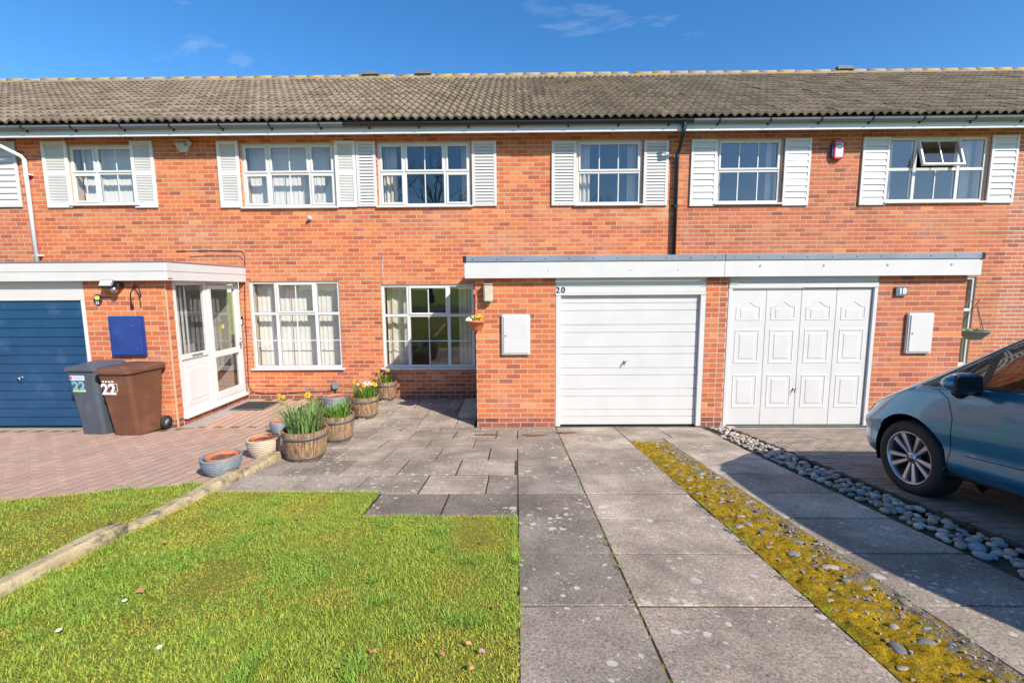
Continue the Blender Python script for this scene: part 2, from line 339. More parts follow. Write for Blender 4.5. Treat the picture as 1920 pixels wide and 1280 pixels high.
# ------------------------------------------------------------------ the ground
def struct(o): o['kind'] = 'structure'; return o
ZF = gz(-1.5)
m = MB(); prof = [(320, -.07), (YG, -.07), (-1.5, ZF-.07), (-320, ZF-.07)]
for i in range(3):
    (ya, za), (yb, zb) = prof[i], prof[i+1]
    m.add([(-320,ya,za),(320,ya,za),(320,yb,zb),(-320,yb,zb)], [(0,1,2,3)])
struct(m.build('ground', 'grass_far'))
struct(MB().add([(-300,-5.2,ZF-.062),(300,-5.2,ZF-.062),(300,-11.2,ZF-.062),(-300,-11.2,ZF-.062)], [(0,1,2,3)]).build('road', 'road'))
m = MB(); m.box(-300, 300, -5.2, -5.08, ZF-.08, ZF+.03); struct(m.build('road_kerb', 'concrete'))
def sheet(name, mat, x0, x1, y0, y1, dz):
    m = MB(); ys = sorted({y0, y1} | ({YG} if y0 < YG < y1 else set()))
    for a, b in zip(ys, ys[1:]): m.add([(x0,a,gz(a)+dz),(x1,a,gz(a)+dz),(x1,b,gz(b)+dz),(x0,b,gz(b)+dz)], [(0,1,2,3)])
    return m.build(name, mat)
# --- concrete slab drive and patio of the middle house
drive = struct(sheet('slab_driveway', 'bedding', -2.66, 2.98, -1.5, YM+.02, -.007))
SLABM = {}
def slab(x0, x1, y0, y1, tone, name='slab', parent=None, th=.05):
    g = .006; k = (round(x1-x0, 2), round(y1-y0, 2))
    if k not in SLABM:
        mm = MB(); a, b = k[0]/2-g, k[1]/2-g; mm.box(-a, a, -b, b, -th, 0); o = mm.build('slab', 'slab', None, False, .0025); SLABM[k] = o.data; bpy.data.objects.remove(o)
    cx, cy = (x0+x1)/2, (y0+y1)/2
    if y1 > YG > y0 and False: pass
    mt = on_slope(cx, cy, random.gauss(0, .003), random.gauss(0, .0018)) @ Matrix.Rotation(random.gauss(0, .003), 4, 'X') @ Matrix.Rotation(random.gauss(0, .003), 4, 'Y')
    return inst(name, SLABM[k], parent or drive, mt, tone)
def tone(b=1.0, pink=.5):
    v = b*random.uniform(.80, 1.18); p = pink+random.uniform(-.35, .35); return (v*(1+.045*p), v*(1-.004*p), v*(1-.02*p))
JY = [3.17+.55*i for i in range(-9, 7)]             # joints across the drive: ... 3.17 3.72 ... 6.47
rows = list(zip(JY, JY[1:]))+[(6.47, YG-.005)]
for a, b in rows:
    dark = .80 if a < 3.7 else 1.0
    slab(0, .58, a, b, tone(dark*.92, .1)); 
    slab(.58, 1.46, a, b, tone(1.08 if a < 3.7 else 1.0, .7))
    if a > 5.6:
        slab(1.46, 2.08, a, b, tone(1, .5)); slab(2.08, 2.76, a, b, tone(1.05, .5))
    else: slab(1.94, 2.72, a, b, tone(1.10, .3))
slab(1.46, 1.94, 5.66, 5.92, tone(1, .4))
for k, (a, b) in enumerate(rows):
    if a < 3.15: continue
    if a < 3.7:
        slab(-1.17, -.585, a, b, tone(.68, 0)); slab(-.585, 0, a, b, tone(.66, 0)); continue
    off = {0: -.30, 1: 0.0}[k % 2]+random.uniform(-.04, .04); x = off
    if off < -.05: slab(off, 0, a, b, tone(1.02, .6))
    while x > -2.6:
        x2 = max(x-.585, -2.64)
        if x-x2 > .12: slab(x2, x, a, b, tone(1.03, .55))
        x = x2
yy = YG+.005
while yy < YM-.1:                                    # level paving in the porch recess
    y2 = min(yy+.55, YM-.03); x = -.66-random.choice((0, .29))
    if x < -.7: slab(x, -.66, yy, y2, tone(.98, .4))
    while x > -2.6:
        x2 = max(x-.585, -2.64)
        if x-x2 > .12: slab(x2, x, yy, y2, tone(.98, .4))
        x = x2
    yy = y2
for (u, v, w) in ((915, 815, .30), (1000, 816, .27), (1062, 811, .22)):      # worn rusty hollows in the slabs by the garage
    d = ray(u, v); tt = (YG*SLOPE-CAM_H)/(d.z+d.y*SLOPE); p = d*tt
    mm = MB(); pts = []
    for k in range(18):
        a = 2*math.pi*k/18; r = 1+.2*math.sin(3*a+u); pts.append((w*r*math.cos(a)*.62, .055*r*math.sin(a)))
    mt = on_slope(p.x, p.y, 0, .006); mm.add([mt @ Vector((a, b, 0)) for a, b in pts], [tuple(range(18))]); mm.build('rust_stain', 'rust', drive)

# --- block paved drives
def paving(name, inside, x0, x1, y0, y1, cols, bed, dims, along):
    base = struct(bed); L, Wd, gx, gy, var = dims; cand = []
    ny = int((y1-y0)/Wd)+(2 if along else 0); nx = int((x1-x0)/L)+2; ax, ay = L/2-gx/2, Wd/2-gy/2
    for j in range(ny):
        for i in range(nx):
            cx = x0+(i+(0 if along else .5*(j % 2)))*L; cy = y0+(j+.5+(.5*(i % 2) if along else 0))*Wd
            if not (inside(cx-L*.45, cy) and inside(cx+L*.45, cy) and inside(cx, cy+Wd*.45) and inside(cx, cy-Wd*.45)): continue
            q = px_of((cx, cy, gz(cy)))
            vis = q and -30 < q[0] < 1950 and q[1] < 1300
            cand.append((q[2] if vis else 99+abs(cx)+abs(cy), cx, cy))
    cand.sort(); me = None
    m0 = MB().box(-ax, ax, -ay, ay, -.05, 0); o = m0.build('paver', 'paver', None, False, .003); me = o.data; bpy.data.objects.remove(o)
    rest = MB()
    for k, (dd, cx, cy) in enumerate(cand):
        c = random.choice(cols); v = random.uniform(1-var, 1+var); c = tuple(x*v for x in c)
        mt = on_slope(cx, cy, random.gauss(0, .006), random.gauss(0, .0006)) @ Matrix.Rotation(random.gauss(0, .003), 4, 'X') @ Matrix.Rotation(random.gauss(0, .005), 4, 'Y')
        if k < 300: inst('paver', me, base, mt, c)
        else: rest.cur = c; rest.box(-ax, ax, -ay, ay, -.05, 0, mt)
    rest.build('pavers', 'paver_far', base, kind='stuff')
def in22(x, y):
    if y > YM-.03 or (y > YG-.13 and x < -5.15) or (y > YG-.03 and x < -5.0): return False
    if y > 7.45 and -3.85 < x: return False
    return x < (-2.80 if y < 4.95 else -2.68) and y > 3.22+.38*(x+4.21)
paving('p22', in22, -13.4, -2.6, .2, 8.6, [(.50,.315,.245),(.475,.29,.225),(.51,.33,.26),(.465,.295,.24)], sheet('block_paving', 'paver_bed', -13.5, -2.66, .1, YM+.02, -.0035), (.133, .245, .021, .008, .06), True)
def in18(x, y): return x > 3.10 and y < YG-.16 and y > .6
paving('p18', in18, 3.0, 9.6, .6, 6.72, [(.30,.235,.185),(.26,.205,.165),(.23,.19,.165),(.33,.25,.19)], sheet('block_paving', 'bedding', 2.98, 9.7, .4, YG+.01, -.010), (.204, .104, .008, .009, .16), False)
m = MB(); m.box(3.08, 9.6, YG-.15, YG-.02, -.02, .022); struct(m.build('drain_channel', 'concrete'))
m = MB()
for i in range(60): m.box(3.25+i*.036, 3.272+i*.036, YG-.125, YG-.055, .018, .026)
m.build('grating', 'iron', bpy.data.objects['drain_channel'], kind='stuff')

struct(part('wall_apron', 'concrete', None, [(-5.198, -4.93, YG+.03, YM-.03, -.03, .006)], 0)); struct(part('garage_apron', 'concrete', None, [(-13.4, -5.2, YG-.17, YG-.002, -.03, .010)], 0))
# --- lawns
def lawn(name, poly, seed):
    mm = MB(); n = len(poly)
    bm = bmesh.new(); vs = [bm.verts.new((x, y, 0)) for x, y in poly]; bm.faces.new(vs)
    bmesh.ops.triangulate(bm, faces=bm.faces)
    bmesh.ops.subdivide_edges(bm, edges=bm.edges, cuts=6, use_grid_fill=True)
    for v in bm.verts: v.co.z = gz(v.co.y)+(.004 if seed == 1 else .013)+(.012 if seed == 1 else .006)*noise.noise(Vector((v.co.x*3, v.co.y*3, seed)))
    me = bpy.data.meshes.new(name); bm.to_mesh(me); bm.free(); me.materials.append(M('lawn_soil')); o = bpy.data.objects.new(name, me); link(o, None); return struct(o)
POLY20 = [(-2.62,-1.45),(-.012,-1.45),(-.012,3.165),(-1.185,3.18),(-1.20,3.715),(-2.62,3.74)]
POLY22 = [(-13.4,-1.45),(-2.82,-1.45),(-2.80,3.98),(-3.05,3.90),(-3.56,3.74),(-4.21,3.50),(-5.2,3.14),(-13.4,.03)]
lawn('lawn', POLY20, 1); lawn('lawn', POLY22, 2)
def inpoly(px, py, poly):
    ins = np.zeros(len(px), bool); n = len(poly)
    for i in range(n):
        (x1, y1), (x2, y2) = poly[i], poly[(i+1) % n]
        c = ((y1 > py) != (y2 > py)) & (px < (x2-x1)*(py-y1)/(y2-y1+1e-12)+x1); ins ^= c
    return ins
def grass(name, poly, x0, x1, y0, y1, dens, seed):
    g = np.random.default_rng(seed); n = int((x1-x0)*(y1-y0)*dens); px = g.uniform(x0, x1, n); py = g.uniform(y0, y1, n)
    jx = px+g.normal(0, .012, n); jy = py+g.normal(0, .012, n); k = inpoly(jx, jy, poly); px, py = px[k], py[k]; edge = np.zeros(len(px), bool); ex, ey = [], []
    for (xa, ya), (xb, yb) in zip(poly, poly[1:]+poly[:1]):
        if max(ya, yb) < y0: continue
        q = int(math.hypot(xb-xa, yb-ya)*(700 if seed == 5 else 420)); f = g.uniform(0, 1, q); off = np.array([noise.noise(Vector((a_*9, xa, ya))) for a_ in f*math.hypot(xb-xa, yb-ya)])*.018
        ex.append(xa+(xb-xa)*f+g.normal(0, .008, q)+off*abs(yb-ya)/(abs(yb-ya)+abs(xb-xa))); ey.append(ya+(yb-ya)*f+g.normal(0, .008, q)+off*abs(xb-xa)/(abs(yb-ya)+abs(xb-xa)))
    ex, ey = np.concatenate(ex), np.concatenate(ey); kk = (ey > y0) & (ex > x0-.1); px = np.concatenate([px, ex[kk]]); py = np.concatenate([py, ey[kk]]); edge = np.concatenate([edge, np.ones(kk.sum(), bool)]); n = len(px)
    cl = np.array([noise.noise(Vector((a*2.1, b*2.1, 3))) for a, b in zip(px, py)]); cl2 = np.array([noise.noise(Vector((a*7, b*7, 8))) for a, b in zip(px, py)])
    tuft = ((cl2 > .38) & (cl > -.1)) | ((np.abs(np.hypot((px+1.75)/.55, (py-2.3)/.28)-1) < .35) & (g.uniform(0, 1, n) < .28))
    h = g.uniform(.008, .021, n)*(1+.6*cl)*np.where(tuft, 1.9, 1)*np.where(edge, 1.5, 1); w = g.uniform(.0010, .0022, n)*np.where(tuft, 1.3, 1)
    a = g.uniform(0, 2*np.pi, n); lean = g.uniform(.3, 1.9, n); dx, dy = np.cos(a), np.sin(a)
    z0 = np.array([gz(b) for b in py])+(.0 if seed == 5 else .010); sx, sy = -dy*w, dx*w
    V = np.zeros((n, 5, 3)); b0 = np.stack([px, py, z0], 1); mid = b0+np.stack([dx*lean*h*.35, dy*lean*h*.35, h*.6], 1); tip = b0+np.stack([dx*lean*h, dy*lean*h, h*.95], 1); s = np.stack([sx, sy, 0*sx], 1)
    V[:,0] = b0-s; V[:,1] = b0+s; V[:,2] = mid+s*.8; V[:,3] = mid-s*.8; V[:,4] = tip
    me = bpy.data.meshes.new(name); me.vertices.add(n*5); me.vertices.foreach_set('co', V.ravel())
    idx = np.arange(n)[:, None]*5; loops = np.concatenate([idx+np.array([0,1,2,3]), idx+np.array([3,2,4])], 1).ravel()
    me.loops.add(n*7); me.loops.foreach_set('vertex_index', loops.astype(np.int32)); me.polygons.add(n*2)
    ls = (np.arange(n)[:, None]*7+np.array([0, 4])).ravel(); me.polygons.foreach_set('loop_start', ls.astype(np.int32))
    me.update(calc_edges=True); me.validate()
    greens = np.array([(.33,.46,.06),(.42,.53,.07),(.52,.56,.09),(.25,.40,.06),(.60,.50,.08),(.64,.48,.18)]); dry = g.uniform(0, 1, n)
    ci = np.where(dry < .32, 0, np.where(dry < .60, 1, np.where(dry < .76, 2, np.where(dry < .90, 3, np.where(dry < .97, 4, 5)))))
    ci = np.where((cl < -.12) & (g.uniform(0, 1, n) < .5), 4, ci); ci = np.where(tuft, np.where(g.uniform(0, 1, n) < .5, 3, 0), ci)
    c = greens[ci]*g.uniform(.8, 1.2, (n, 1)); c4 = np.ones((n, 7, 4), np.float32); c4[:, :, :3] = c[:, None, :]
    ca = me.color_attributes.new('bc', 'FLOAT_COLOR', 'CORNER'); ca.data.foreach_set('color', c4.ravel())
    me.materials.append(M('grass_blade')); o = bpy.data.objects.new(name, me); link(o, None); o['kind'] = 'stuff'; o['label'] = 'short mossy grass blades of the '+('lawn beside the slab drive' if seed == 5 else 'lawn beside the pink block paving'); o['category'] = 'grass'; return o
grass('grass', POLY20, -2.66, .02, .9, 3.78, 22000, 5); grass('grass', POLY22, -6.4, -2.78, 1.2, 4.0, 11000, 6)
# fallen leaves, petals and daisies on the lawn
gl = 0
for (u, v, k) in [(265,1118,'dry_leaf'),(700,1235,'dry_leaf'),(885,1265,'dry_leaf'),(990,1060,'dry_leaf') if 0 else (830,1240,'dry_leaf'),(880,1220,'dry_leaf'),(905,1235,'pink_petal'),(610,1060,'dry_leaf'),(790,995,'dry_leaf'),(905,1025,'dry_leaf'),(930,1150,'dry_leaf'),(560,980,'dry_leaf'),(310,1025,'dry_leaf')]:
    d = ray(u, v); tt = (YG*SLOPE-CAM_H)/(d.z+d.y*SLOPE); p = d*tt; s = .032 if u == 265 else random.uniform(.012, .02); a0 = random.uniform(0, 6)
    mt = on_slope(p.x, p.y, a0, .03); mm = MB(); mm.add([mt @ Vector(q) for q in ((-s,0,0),(-.3*s,-.55*s,.01),(.6*s,-.4*s,.004),(s,0,.012),(.5*s,.5*s,.002),(-.4*s,.5*s,.008))], [(0,1,2,3),(3,4,5,0)])
    tag(mm.build('fallen_leaf' if k == 'dry_leaf' else 'fallen_petal', k), 'large dry orange leaf lying on the lawn' if u == 265 else ('small brown leaf fallen on the lawn' if k == 'dry_leaf' else 'small pink petal fallen on the lawn'), 'leaf' if k == 'dry_leaf' else 'petal', None if u == 265 else 'leaves and petals on the lawn')
for (u, v) in ((112,1195),(235,1138),(300,1228)):
    d = ray(u, v); tt = (YG*SLOPE-CAM_H)/(d.z+d.y*SLOPE); p = d*tt; th = thing('daisy', 'tiny white daisy growing in the lawn', 'flower', (p.x, p.y, gz(p.y)), 'daisies in the lawn')
    mm = MB(); mm.tube([(p.x, p.y, gz(p.y)), (p.x, p.y, gz(p.y)+.035)], .001, 5); mm.build('stem', 'leaf', th)
    mm = MB(); mm.lathe([(.002,.036),(.011,.039),(.0115,.0375),(.002,.034)], (p.x, p.y, gz(p.y)), 10); mm.build('petals', 'white_petal', th)
    mm = MB(); mm.lathe([(0,.042),(.004,.040),(.0045,.037)], (p.x, p.y, gz(p.y)), 8); mm.build('flower_centre', 'yellow_petal', th)

# --- edging stones between the two lawns
mm = struct(sheet('edging_footing', 'concrete', -2.79, -2.56, .3, 4.95, -.004))
for (a, b, hf, hn) in ((.55,1.73,.085,.045),(1.76,2.89,.095,.045),(2.92,4.20,.09,.03),(4.22,4.93,.085,.035)):
    bm = bmesh.new(); bmesh.ops.create_cube(bm, size=1); bmesh.ops.subdivide_edges(bm, edges=[e for e in bm.edges], cuts=7, use_grid_fill=True)
    for v in bm.verts:
        q = v.co.copy(); y = a+(q.y+.5)*(b-a); f = q.y+.5; top = gz(y)+hn+(hf-hn)*f; z = gz(y)-.03+(q.z+.5)*(top-gz(y)+.03)
        x = -2.705+q.x*(.115-.04*max(0, q.z)); nn = noise.noise_vector(Vector((x*14, y*7, z*14)))*.012+noise.noise_vector(Vector((x*30, y*26, z*30)))*.006
        v.co = Vector((x, y, z))+nn
    bmesh.ops.bevel(bm, geom=[e for e in bm.edges if e.calc_face_angle(0) > 1.0], offset=.012, segments=2, affect='EDGES', clamp_overlap=True)
    me = bpy.data.meshes.new('edging_stone'); bm.to_mesh(me); bm.free(); me.polygons.foreach_set('use_smooth', [True]*len(me.polygons)); me.materials.append(M('kerb_stone')); o = bpy.data.objects.new('edging_stone', me); link(o, None)
    tag(o, {.55:'weathered buff edging stone nearest the street end of the lawn',1.76:'long buff edging stone standing a step above the next one',2.92:'buff edging stone leading up to the grey ribbed pot',4.22:'short buff edging stone between cream pot and oak barrel'}[a], 'edging stone', 'edging stones between the lawns')

# --- moss strip with set cobbles, and the pebble row
def pebble_mesh(k):
    bm = bmesh.new(); bmesh.ops.create_icosphere(bm, subdivisions=2, radius=1)
    for v in bm.verts: v.co += noise.noise_vector(v.co*1.3+Vector((k*7, 0, 0)))*.16
    me = bpy.data.meshes.new('pebble'); bm.to_mesh(me); bm.free(); me.polygons.foreach_set('use_smooth', [True]*len(me.polygons)); me.materials.append(M('pebble')); return me
PEB = [pebble_mesh(k) for k in range(6)]
PC = [(.45,.37,.30),(.37,.335,.30),(.50,.42,.34),(.32,.32,.32),(.45,.30,.24),(.26,.245,.235),(.54,.47,.38),(.40,.31,.22)]
mx0, mx1, my0, my1 = 1.455, 1.945, .2, 5.67; nx_, ny_ = 44, 480; mm = MB(); V = []
for j in range(ny_+1):
    for i in range(nx_+1):
        x = mx0+(mx1-mx0)*i/nx_; y = my0+(my1-my0)*j/ny_; e = min(i, nx_-i)/nx_
        h = .004+.016*noise.noise(Vector((x*9, y*9, 0)))+.022*(.35-abs(noise.noise(Vector((x*17, y*17, 4)))))+.008*noise.noise(Vector((x*75, y*75, 9)))
        V.append((x+.012*noise.noise(Vector((y*11, i*.3, 2))), y, gz(y)+max(-.012, h*min(1, e*9+.2))))
mm.add(V, [(j*(nx_+1)+i, j*(nx_+1)+i+1, (j+1)*(nx_+1)+i+1, (j+1)*(nx_+1)+i) for j in range(ny_) for i in range(nx_)])
o = mm.build('moss', 'moss', None, True, recalc=False); o['kind'] = 'stuff'; o['label'] = 'ochre yellow moss strip between the concrete slabs'; o['category'] = 'moss'
pts = []; tries = 0
while len(pts) < 170 and tries < 9000:
    tries += 1; x = random.uniform(mx0+.05, mx1-.04); y = random.uniform(.9, 5.62); s = random.choice((.010,.013,.016,.02,.024,.028,.034))*random.uniform(.8, 1.15)
    if all((x-a)**2+(y-b)**2 > (s+c+.022)**2 for a, b, c in pts): pts.append((x, y, s))
strip = struct(sheet('cobble_strip', 'bedding', 1.455, 1.945, -.9, 5.66, -.022))
for x, y, s in pts:
    mt = on_slope(x, y, random.gauss(.35, .5), .006+s*.04) @ Matrix.Diagonal((s*random.uniform(1.1,1.55), s*random.uniform(.65,.85), s*.34, 1)); inst('pebble', random.choice(PEB), strip, mt, tuple(.68*q for q in random.choice(PC)))
m = MB()
for k in range(420):                                    # grit pressed into the moss
    x = mx1-.01-abs(random.gauss(0, .20)); y = random.uniform(.9, 5.6); s = random.uniform(.0025, .007)
    if x > mx0+.02: m.cur = tuple(.8*q for q in random.choice(PC)); m.box(-s, s, -s*.8, s*.8, -s, s*.6, on_slope(x, y, random.uniform(0, 3), .012) @ Matrix.Rotation(random.gauss(0, .6), 4, 'X'))
m.build('grit', 'brick_grit', strip, kind='stuff')
row = struct(sheet('pebble_border', 'bedding', 2.70, 3.10, .3, 6.66, -.010)); pts = []; tries = 0
while len(pts) < 300 and tries < 30000:
    tries += 1; y = 6.62-4.6*random.random()**1.05; xl = 2.74 if y < 6.1 else 2.82; x = random.uniform(xl+.02, 3.07); s = random.uniform(.020, .037); lay = 0
    nb = [(a, b, c) for a, b, c, _ in pts if (x-a)**2+(y-b)**2 < ((s+c)*.80)**2]
    if len(nb) == 0: pts.append((x, y, s, 0))
    elif len(nb) <= 2 and random.random() < .12 and .05 < x-xl < .25: pts.append((x, y, s*.9, .03))
for x, y, s, dz in pts:
    mt = on_slope(x, y, random.uniform(0, 3), s*.35+dz) @ Matrix.Rotation(random.gauss(0, .25), 4, 'X') @ Matrix.Diagonal((s*random.uniform(1.0,1.4), s*random.uniform(.75,1), s*.66, 1)); inst('pebble', random.choice(PEB), row, mt, random.choice(PC))
m = MB()
for k in range(14):
    y0 = 6.6-k*.46; mt = on_slope(3.095, y0-.23, random.gauss(0, .01), 0); m.box(-.022, .022, -.225, .225, -.04, .028+random.uniform(-.004, .004), mt)
m.build('edging_kerb', 'bedding', row, bevel=.006)
# small weeds along the joints
def weed(x, y, n, h, name='weed'):
    m = MB(); z = gz(y)
    for k in range(n):
        a = random.uniform(0, 6.28); l = h*random.uniform(.5, 1.1); bx_, by_ = x+random.gauss(0, .007), y+random.gauss(0, .010); w = l*.28
        c = Vector((bx_+math.cos(a)*l*.6, by_+math.sin(a)*l*.6, z+.012+l*.5)); d = Vector((math.cos(a), math.sin(a), .3)); s = Vector((-math.sin(a), math.cos(a), 0))
        m.add([c-d*l*.4, c+s*w, c+d*l*.4, c-s*w], [(0,1,2,3)])
    return m.build(name, 'leaf')
ws = [(1.455, random.uniform(1.3, 4.6)) for _ in range(24)]+[(1.95, random.uniform(1.3, 3.4)) for _ in range(9)]+[(.585, random.uniform(1.3, 4.6)) for _ in range(12)]
for k, (x, y) in enumerate(ws):
    side = 'left' if x < 1 else 'moss'
    tag(weed(x, y, random.randint(6, 16), .02), 'tiny green weed in the long slab joint' if x < 1 else 'tiny green weed growing along the moss strip edge', 'weed', 'weeds in the slab joint' if x < 1 else 'weeds along the moss strip')
m = MB()
for k in range(150):                                    # moss cushions in the long joint
    y = random.uniform(1.2, 5.9); x = .58+random.gauss(0, .002); s = random.uniform(.004, .010)
    m.lathe([(0, s*.5), (s*.7, s*.3), (s, -s*.4)], (x, y, gz(y)-.004), 6, Matrix.Diagonal((.6, 2.2, 1, 1)))
o = m.build('joint_moss', 'moss', drive, True, kind='stuff')

# ------------------------------------------------------------------ the terrace
BX = [-14.97, -8.97, -2.97, 3.03, 8.93, 14.93]; HN = ['24', '22', '20', '18', '16']
LAB = ['red brick terraced house at the end beyond the white downpipe', 'orange brick terraced house with blue garage door and glazed porch', 'orange brick terraced house with ribbed white garage door',
       'red brick terraced house with panelled white garage door', 'red brick terraced house with pale mortar beyond the panelled garage']
H = [thing('terraced_house', LAB[i], 'house', ((BX[i]+BX[i+1])/2, YM, 0), 'terraced houses in the row') for i in range(5)]
def house_at(x):
    for i in range(5):
        if BX[i] <= x < BX[i+1]: return i
    return 0 if x < 0 else 4
C = .075
def sn(z): return round(z/C)*C
def rects_minus(xa, xb, za, zb, holes):
    xs = sorted({xa, xb} | {h[i] for h in holes for i in (0, 1) if xa < h[i] < xb}); out = []
    for a, b in zip(xs, xs[1:]):
        cm = (a+b)/2; hs = sorted([(max(h[2], za), min(h[3], zb)) for h in holes if h[0] < cm < h[1] and h[3] > za and h[2] < zb]); z = za
        for h0, h1 in hs:
            if h0 > z+1e-4: out.append((a, b, z, h0))
            z = max(z, h1)
        if z < zb-1e-4: out.append((a, b, z, zb))
    return out
BRICKS = {i: [] for i in range(5)}; WALLH = {}
def course(xa, xb, z0, z1, holes, ph=0):
    k0, k1 = int(round(z0/C)), int(round(z1/C))
    for k in range(k0, k1):
        zc = (k+.5)*C; iv = [(xa, xb)]
        for h in holes:
            if h[2] < zc < h[3]:
                n = []
                for a, b in iv:
                    if h[1] <= a or h[0] >= b: n.append((a, b)); continue
                    if h[0] > a: n.append((a, h[0]))
                    if h[1] < b: n.append((h[1], b))
                iv = n
        for a, b in iv:
            g = math.floor((a-ph)/.216-.5*(k % 2)); x = (g+.5*(k % 2))*.216+ph
            while x < b:
                l, r = max(x, a), min(x+.216, b)
                if r-l > .035: yield (l+r)/2, zc, r-l-.012
                x += .216
def btone(i, z):
    r = random.random(); t = random.uniform(.55, .88) if r < .66 else random.uniform(.36, .55) if r < .91 else random.uniform(.18, .34) if r < .965 else random.uniform(.9, 1)
    if z < .15: t = random.uniform(0, .3)
    return (t, {0: .6, 1: .12, 2: .10, 3: .72, 4: .85}[i], 0)
# ---- openings on the main wall
WIN = []     # house, rect, cols, transom, cells, dressing
def W_(i, r, cols, tr, cells, dress, low=False):
    x0, x1, z0, z1 = r; WIN.append((i, (x0, x1, sn(z0), sn(z1)), cols, tr, cells, dress, low))
three = [0, .285, .725, 1]
# cell = (top kind, top bars, bottom kind, bottom v bars, bottom h bar)
W_(1, mrect(131, 255, 270, 386), [0, .40, 1], .47, [('c', 1, 'c', 1, 0), ('s', 1, 'f', 1, 0)], 'blind')
W_(1, mrect(454, 628, 268, 386), three, .47, [('c', 0, 'c', 0, 0), ('s', 1, 'f', 1, 0), ('c', 0, 'c', 0, 0)], 'blind')
W_(2, mrect(709, 882, 267, 387), three, .47, [('c', 0, 'c', 0, 0), ('s', 1, 'f', 1, 0), ('c', 0, 'c', 0, 0)], 'curtain')
W_(2, mrect(1081, 1203, 265, 385), [0, 1], .49, [('s', 2, 'f', 2, 0)], 'curtain')
W_(3, mrect(1344, 1465, 263, 384), [0, 1], .49, [('s', 2, 'f', 2, 0)], 'net')
W_(3, mrect(1664, 1850, 258, 381), three, .49, [('f', 0, 'f', 0, 0), ('o', 1, 'f', 1, 0), ('f', 0, 'f', 0, 0)], 'curtain')
W_(1, mrect(472, 639, 530, 691), three, .37, [('f', 0, 'f', 0, 1), ('s', 1, 'f', 1, 1), ('f', 0, 'f', 0, 1)], 'blind', True)
W_(2, mrect(717, 889, 530, 691), three, .37, [('f', 0, 'f', 0, 1), ('s', 1, 'f', 1, 1), ('f', 0, 'f', 0, 1)], 'curtain', True)
W_(3, (6.79, 8.49, .60, 2.23), three, .37, [('f', 0, 'f', 0, 1), ('s', 1, 'f', 1, 1), ('f', 0, 'f', 0, 1)], 'net', True)
W_(0, (-11.0, -9.75, 3.6, 4.73), [0, 1], .47, [('s', 1, 'f', 1, 0)], 'blind')
WH = [w[1] for w in WIN]
GB20 = (-.61, 6.53); GB22 = (-12.75, -5.2)
hid = [(GB20[0]+.02, GB20[1]-.02, -1, 2.40), (GB22[0], GB22[1]-.02, -1, 2.40)]
ZW = 4.875
for i in range(5):
    a, b = BX[i], BX[i+1]; m = MB()
    for (p, q, r, s) in rects_minus(a, b, 0, ZW, WH+hid): m.box(p, q, YM+.003, YM+.24, r, s)
    WALLH[i] = m.build('wall', 'mortar' if i < 4 else 'pale_mortar', H[i])
for cx, zc, L in course(-14.9, 13, 0, ZW, WH+hid):
    i = house_at(cx); BRICKS[i].append(('f', cx, YM, zc, L, btone(i, zc), WALLH[i]))
# ---- garages
def garage_wall(i, segs, head, name='garage_wall'):
    for (a, b, z0, z1) in segs:
        m = MB(); m.box(a+(.003 if a == -.61 else 0), b-(.003 if b in (-5.2, 6.53) else 0), YG+.003, YG+.21, z0, z1); w = m.build(name, 'mortar', H[i])
        for cx, zc, L in course(a, b, z0, z1, [], .05): BRICKS[i].append(('f', cx, YG, zc, L, btone(i, zc), w))
    return w
def side_wall(i, x, sgn, segs):
    m = MB()
    for (a, b, z0, z1) in segs: m.box(*( (x-.21, x-.003) if sgn > 0 else (x+.003, x+.21)), max(a, YG+.212), b, z0, z1)
    w = m.build('porch_wall', 'mortar', H[i])
    for (a, b, z0, z1) in segs:
        for cy, zc, L in course(a, b, z0, z1, [], .05+.108): BRICKS[i].append(('s', x, cy, zc, L, btone(i, zc), w, sgn))
ZH = 2.325
garage_wall(2, [(-.61, .57, 0, ZH), (2.77, 2.97, 0, ZH)], 0); garage_wall(3, [(2.97, 3.09, 0, ZH), (5.26, 6.53, 0, ZH)], 0); garage_wall(1, [(-6.42, -5.2, 0, ZH), (-8.97, -8.72, 0, ZH)], 0); garage_wall(0, [(-9.22, -8.97, 0, ZH), (-12.75, -11.52, 0, ZH)], 0)
D0 = hit_x(345, 770, -5.2).y; DM = hit_x(394, 650, -5.2).y; D1 = YM-.04
side_wall(1, -5.2, 1, [(YG+.032, D0, 0, ZH), (D0, YM, 0, .15)])
side_wall(2, -.61, -1, [(YG+.032, 7.15, 0, ZH), (8.10, YM, 0, ZH)]); side_wall(3, 6.53, 1, [(YG+.032, YM, 0, ZH)])
print('porch door', D0, DM, D1)
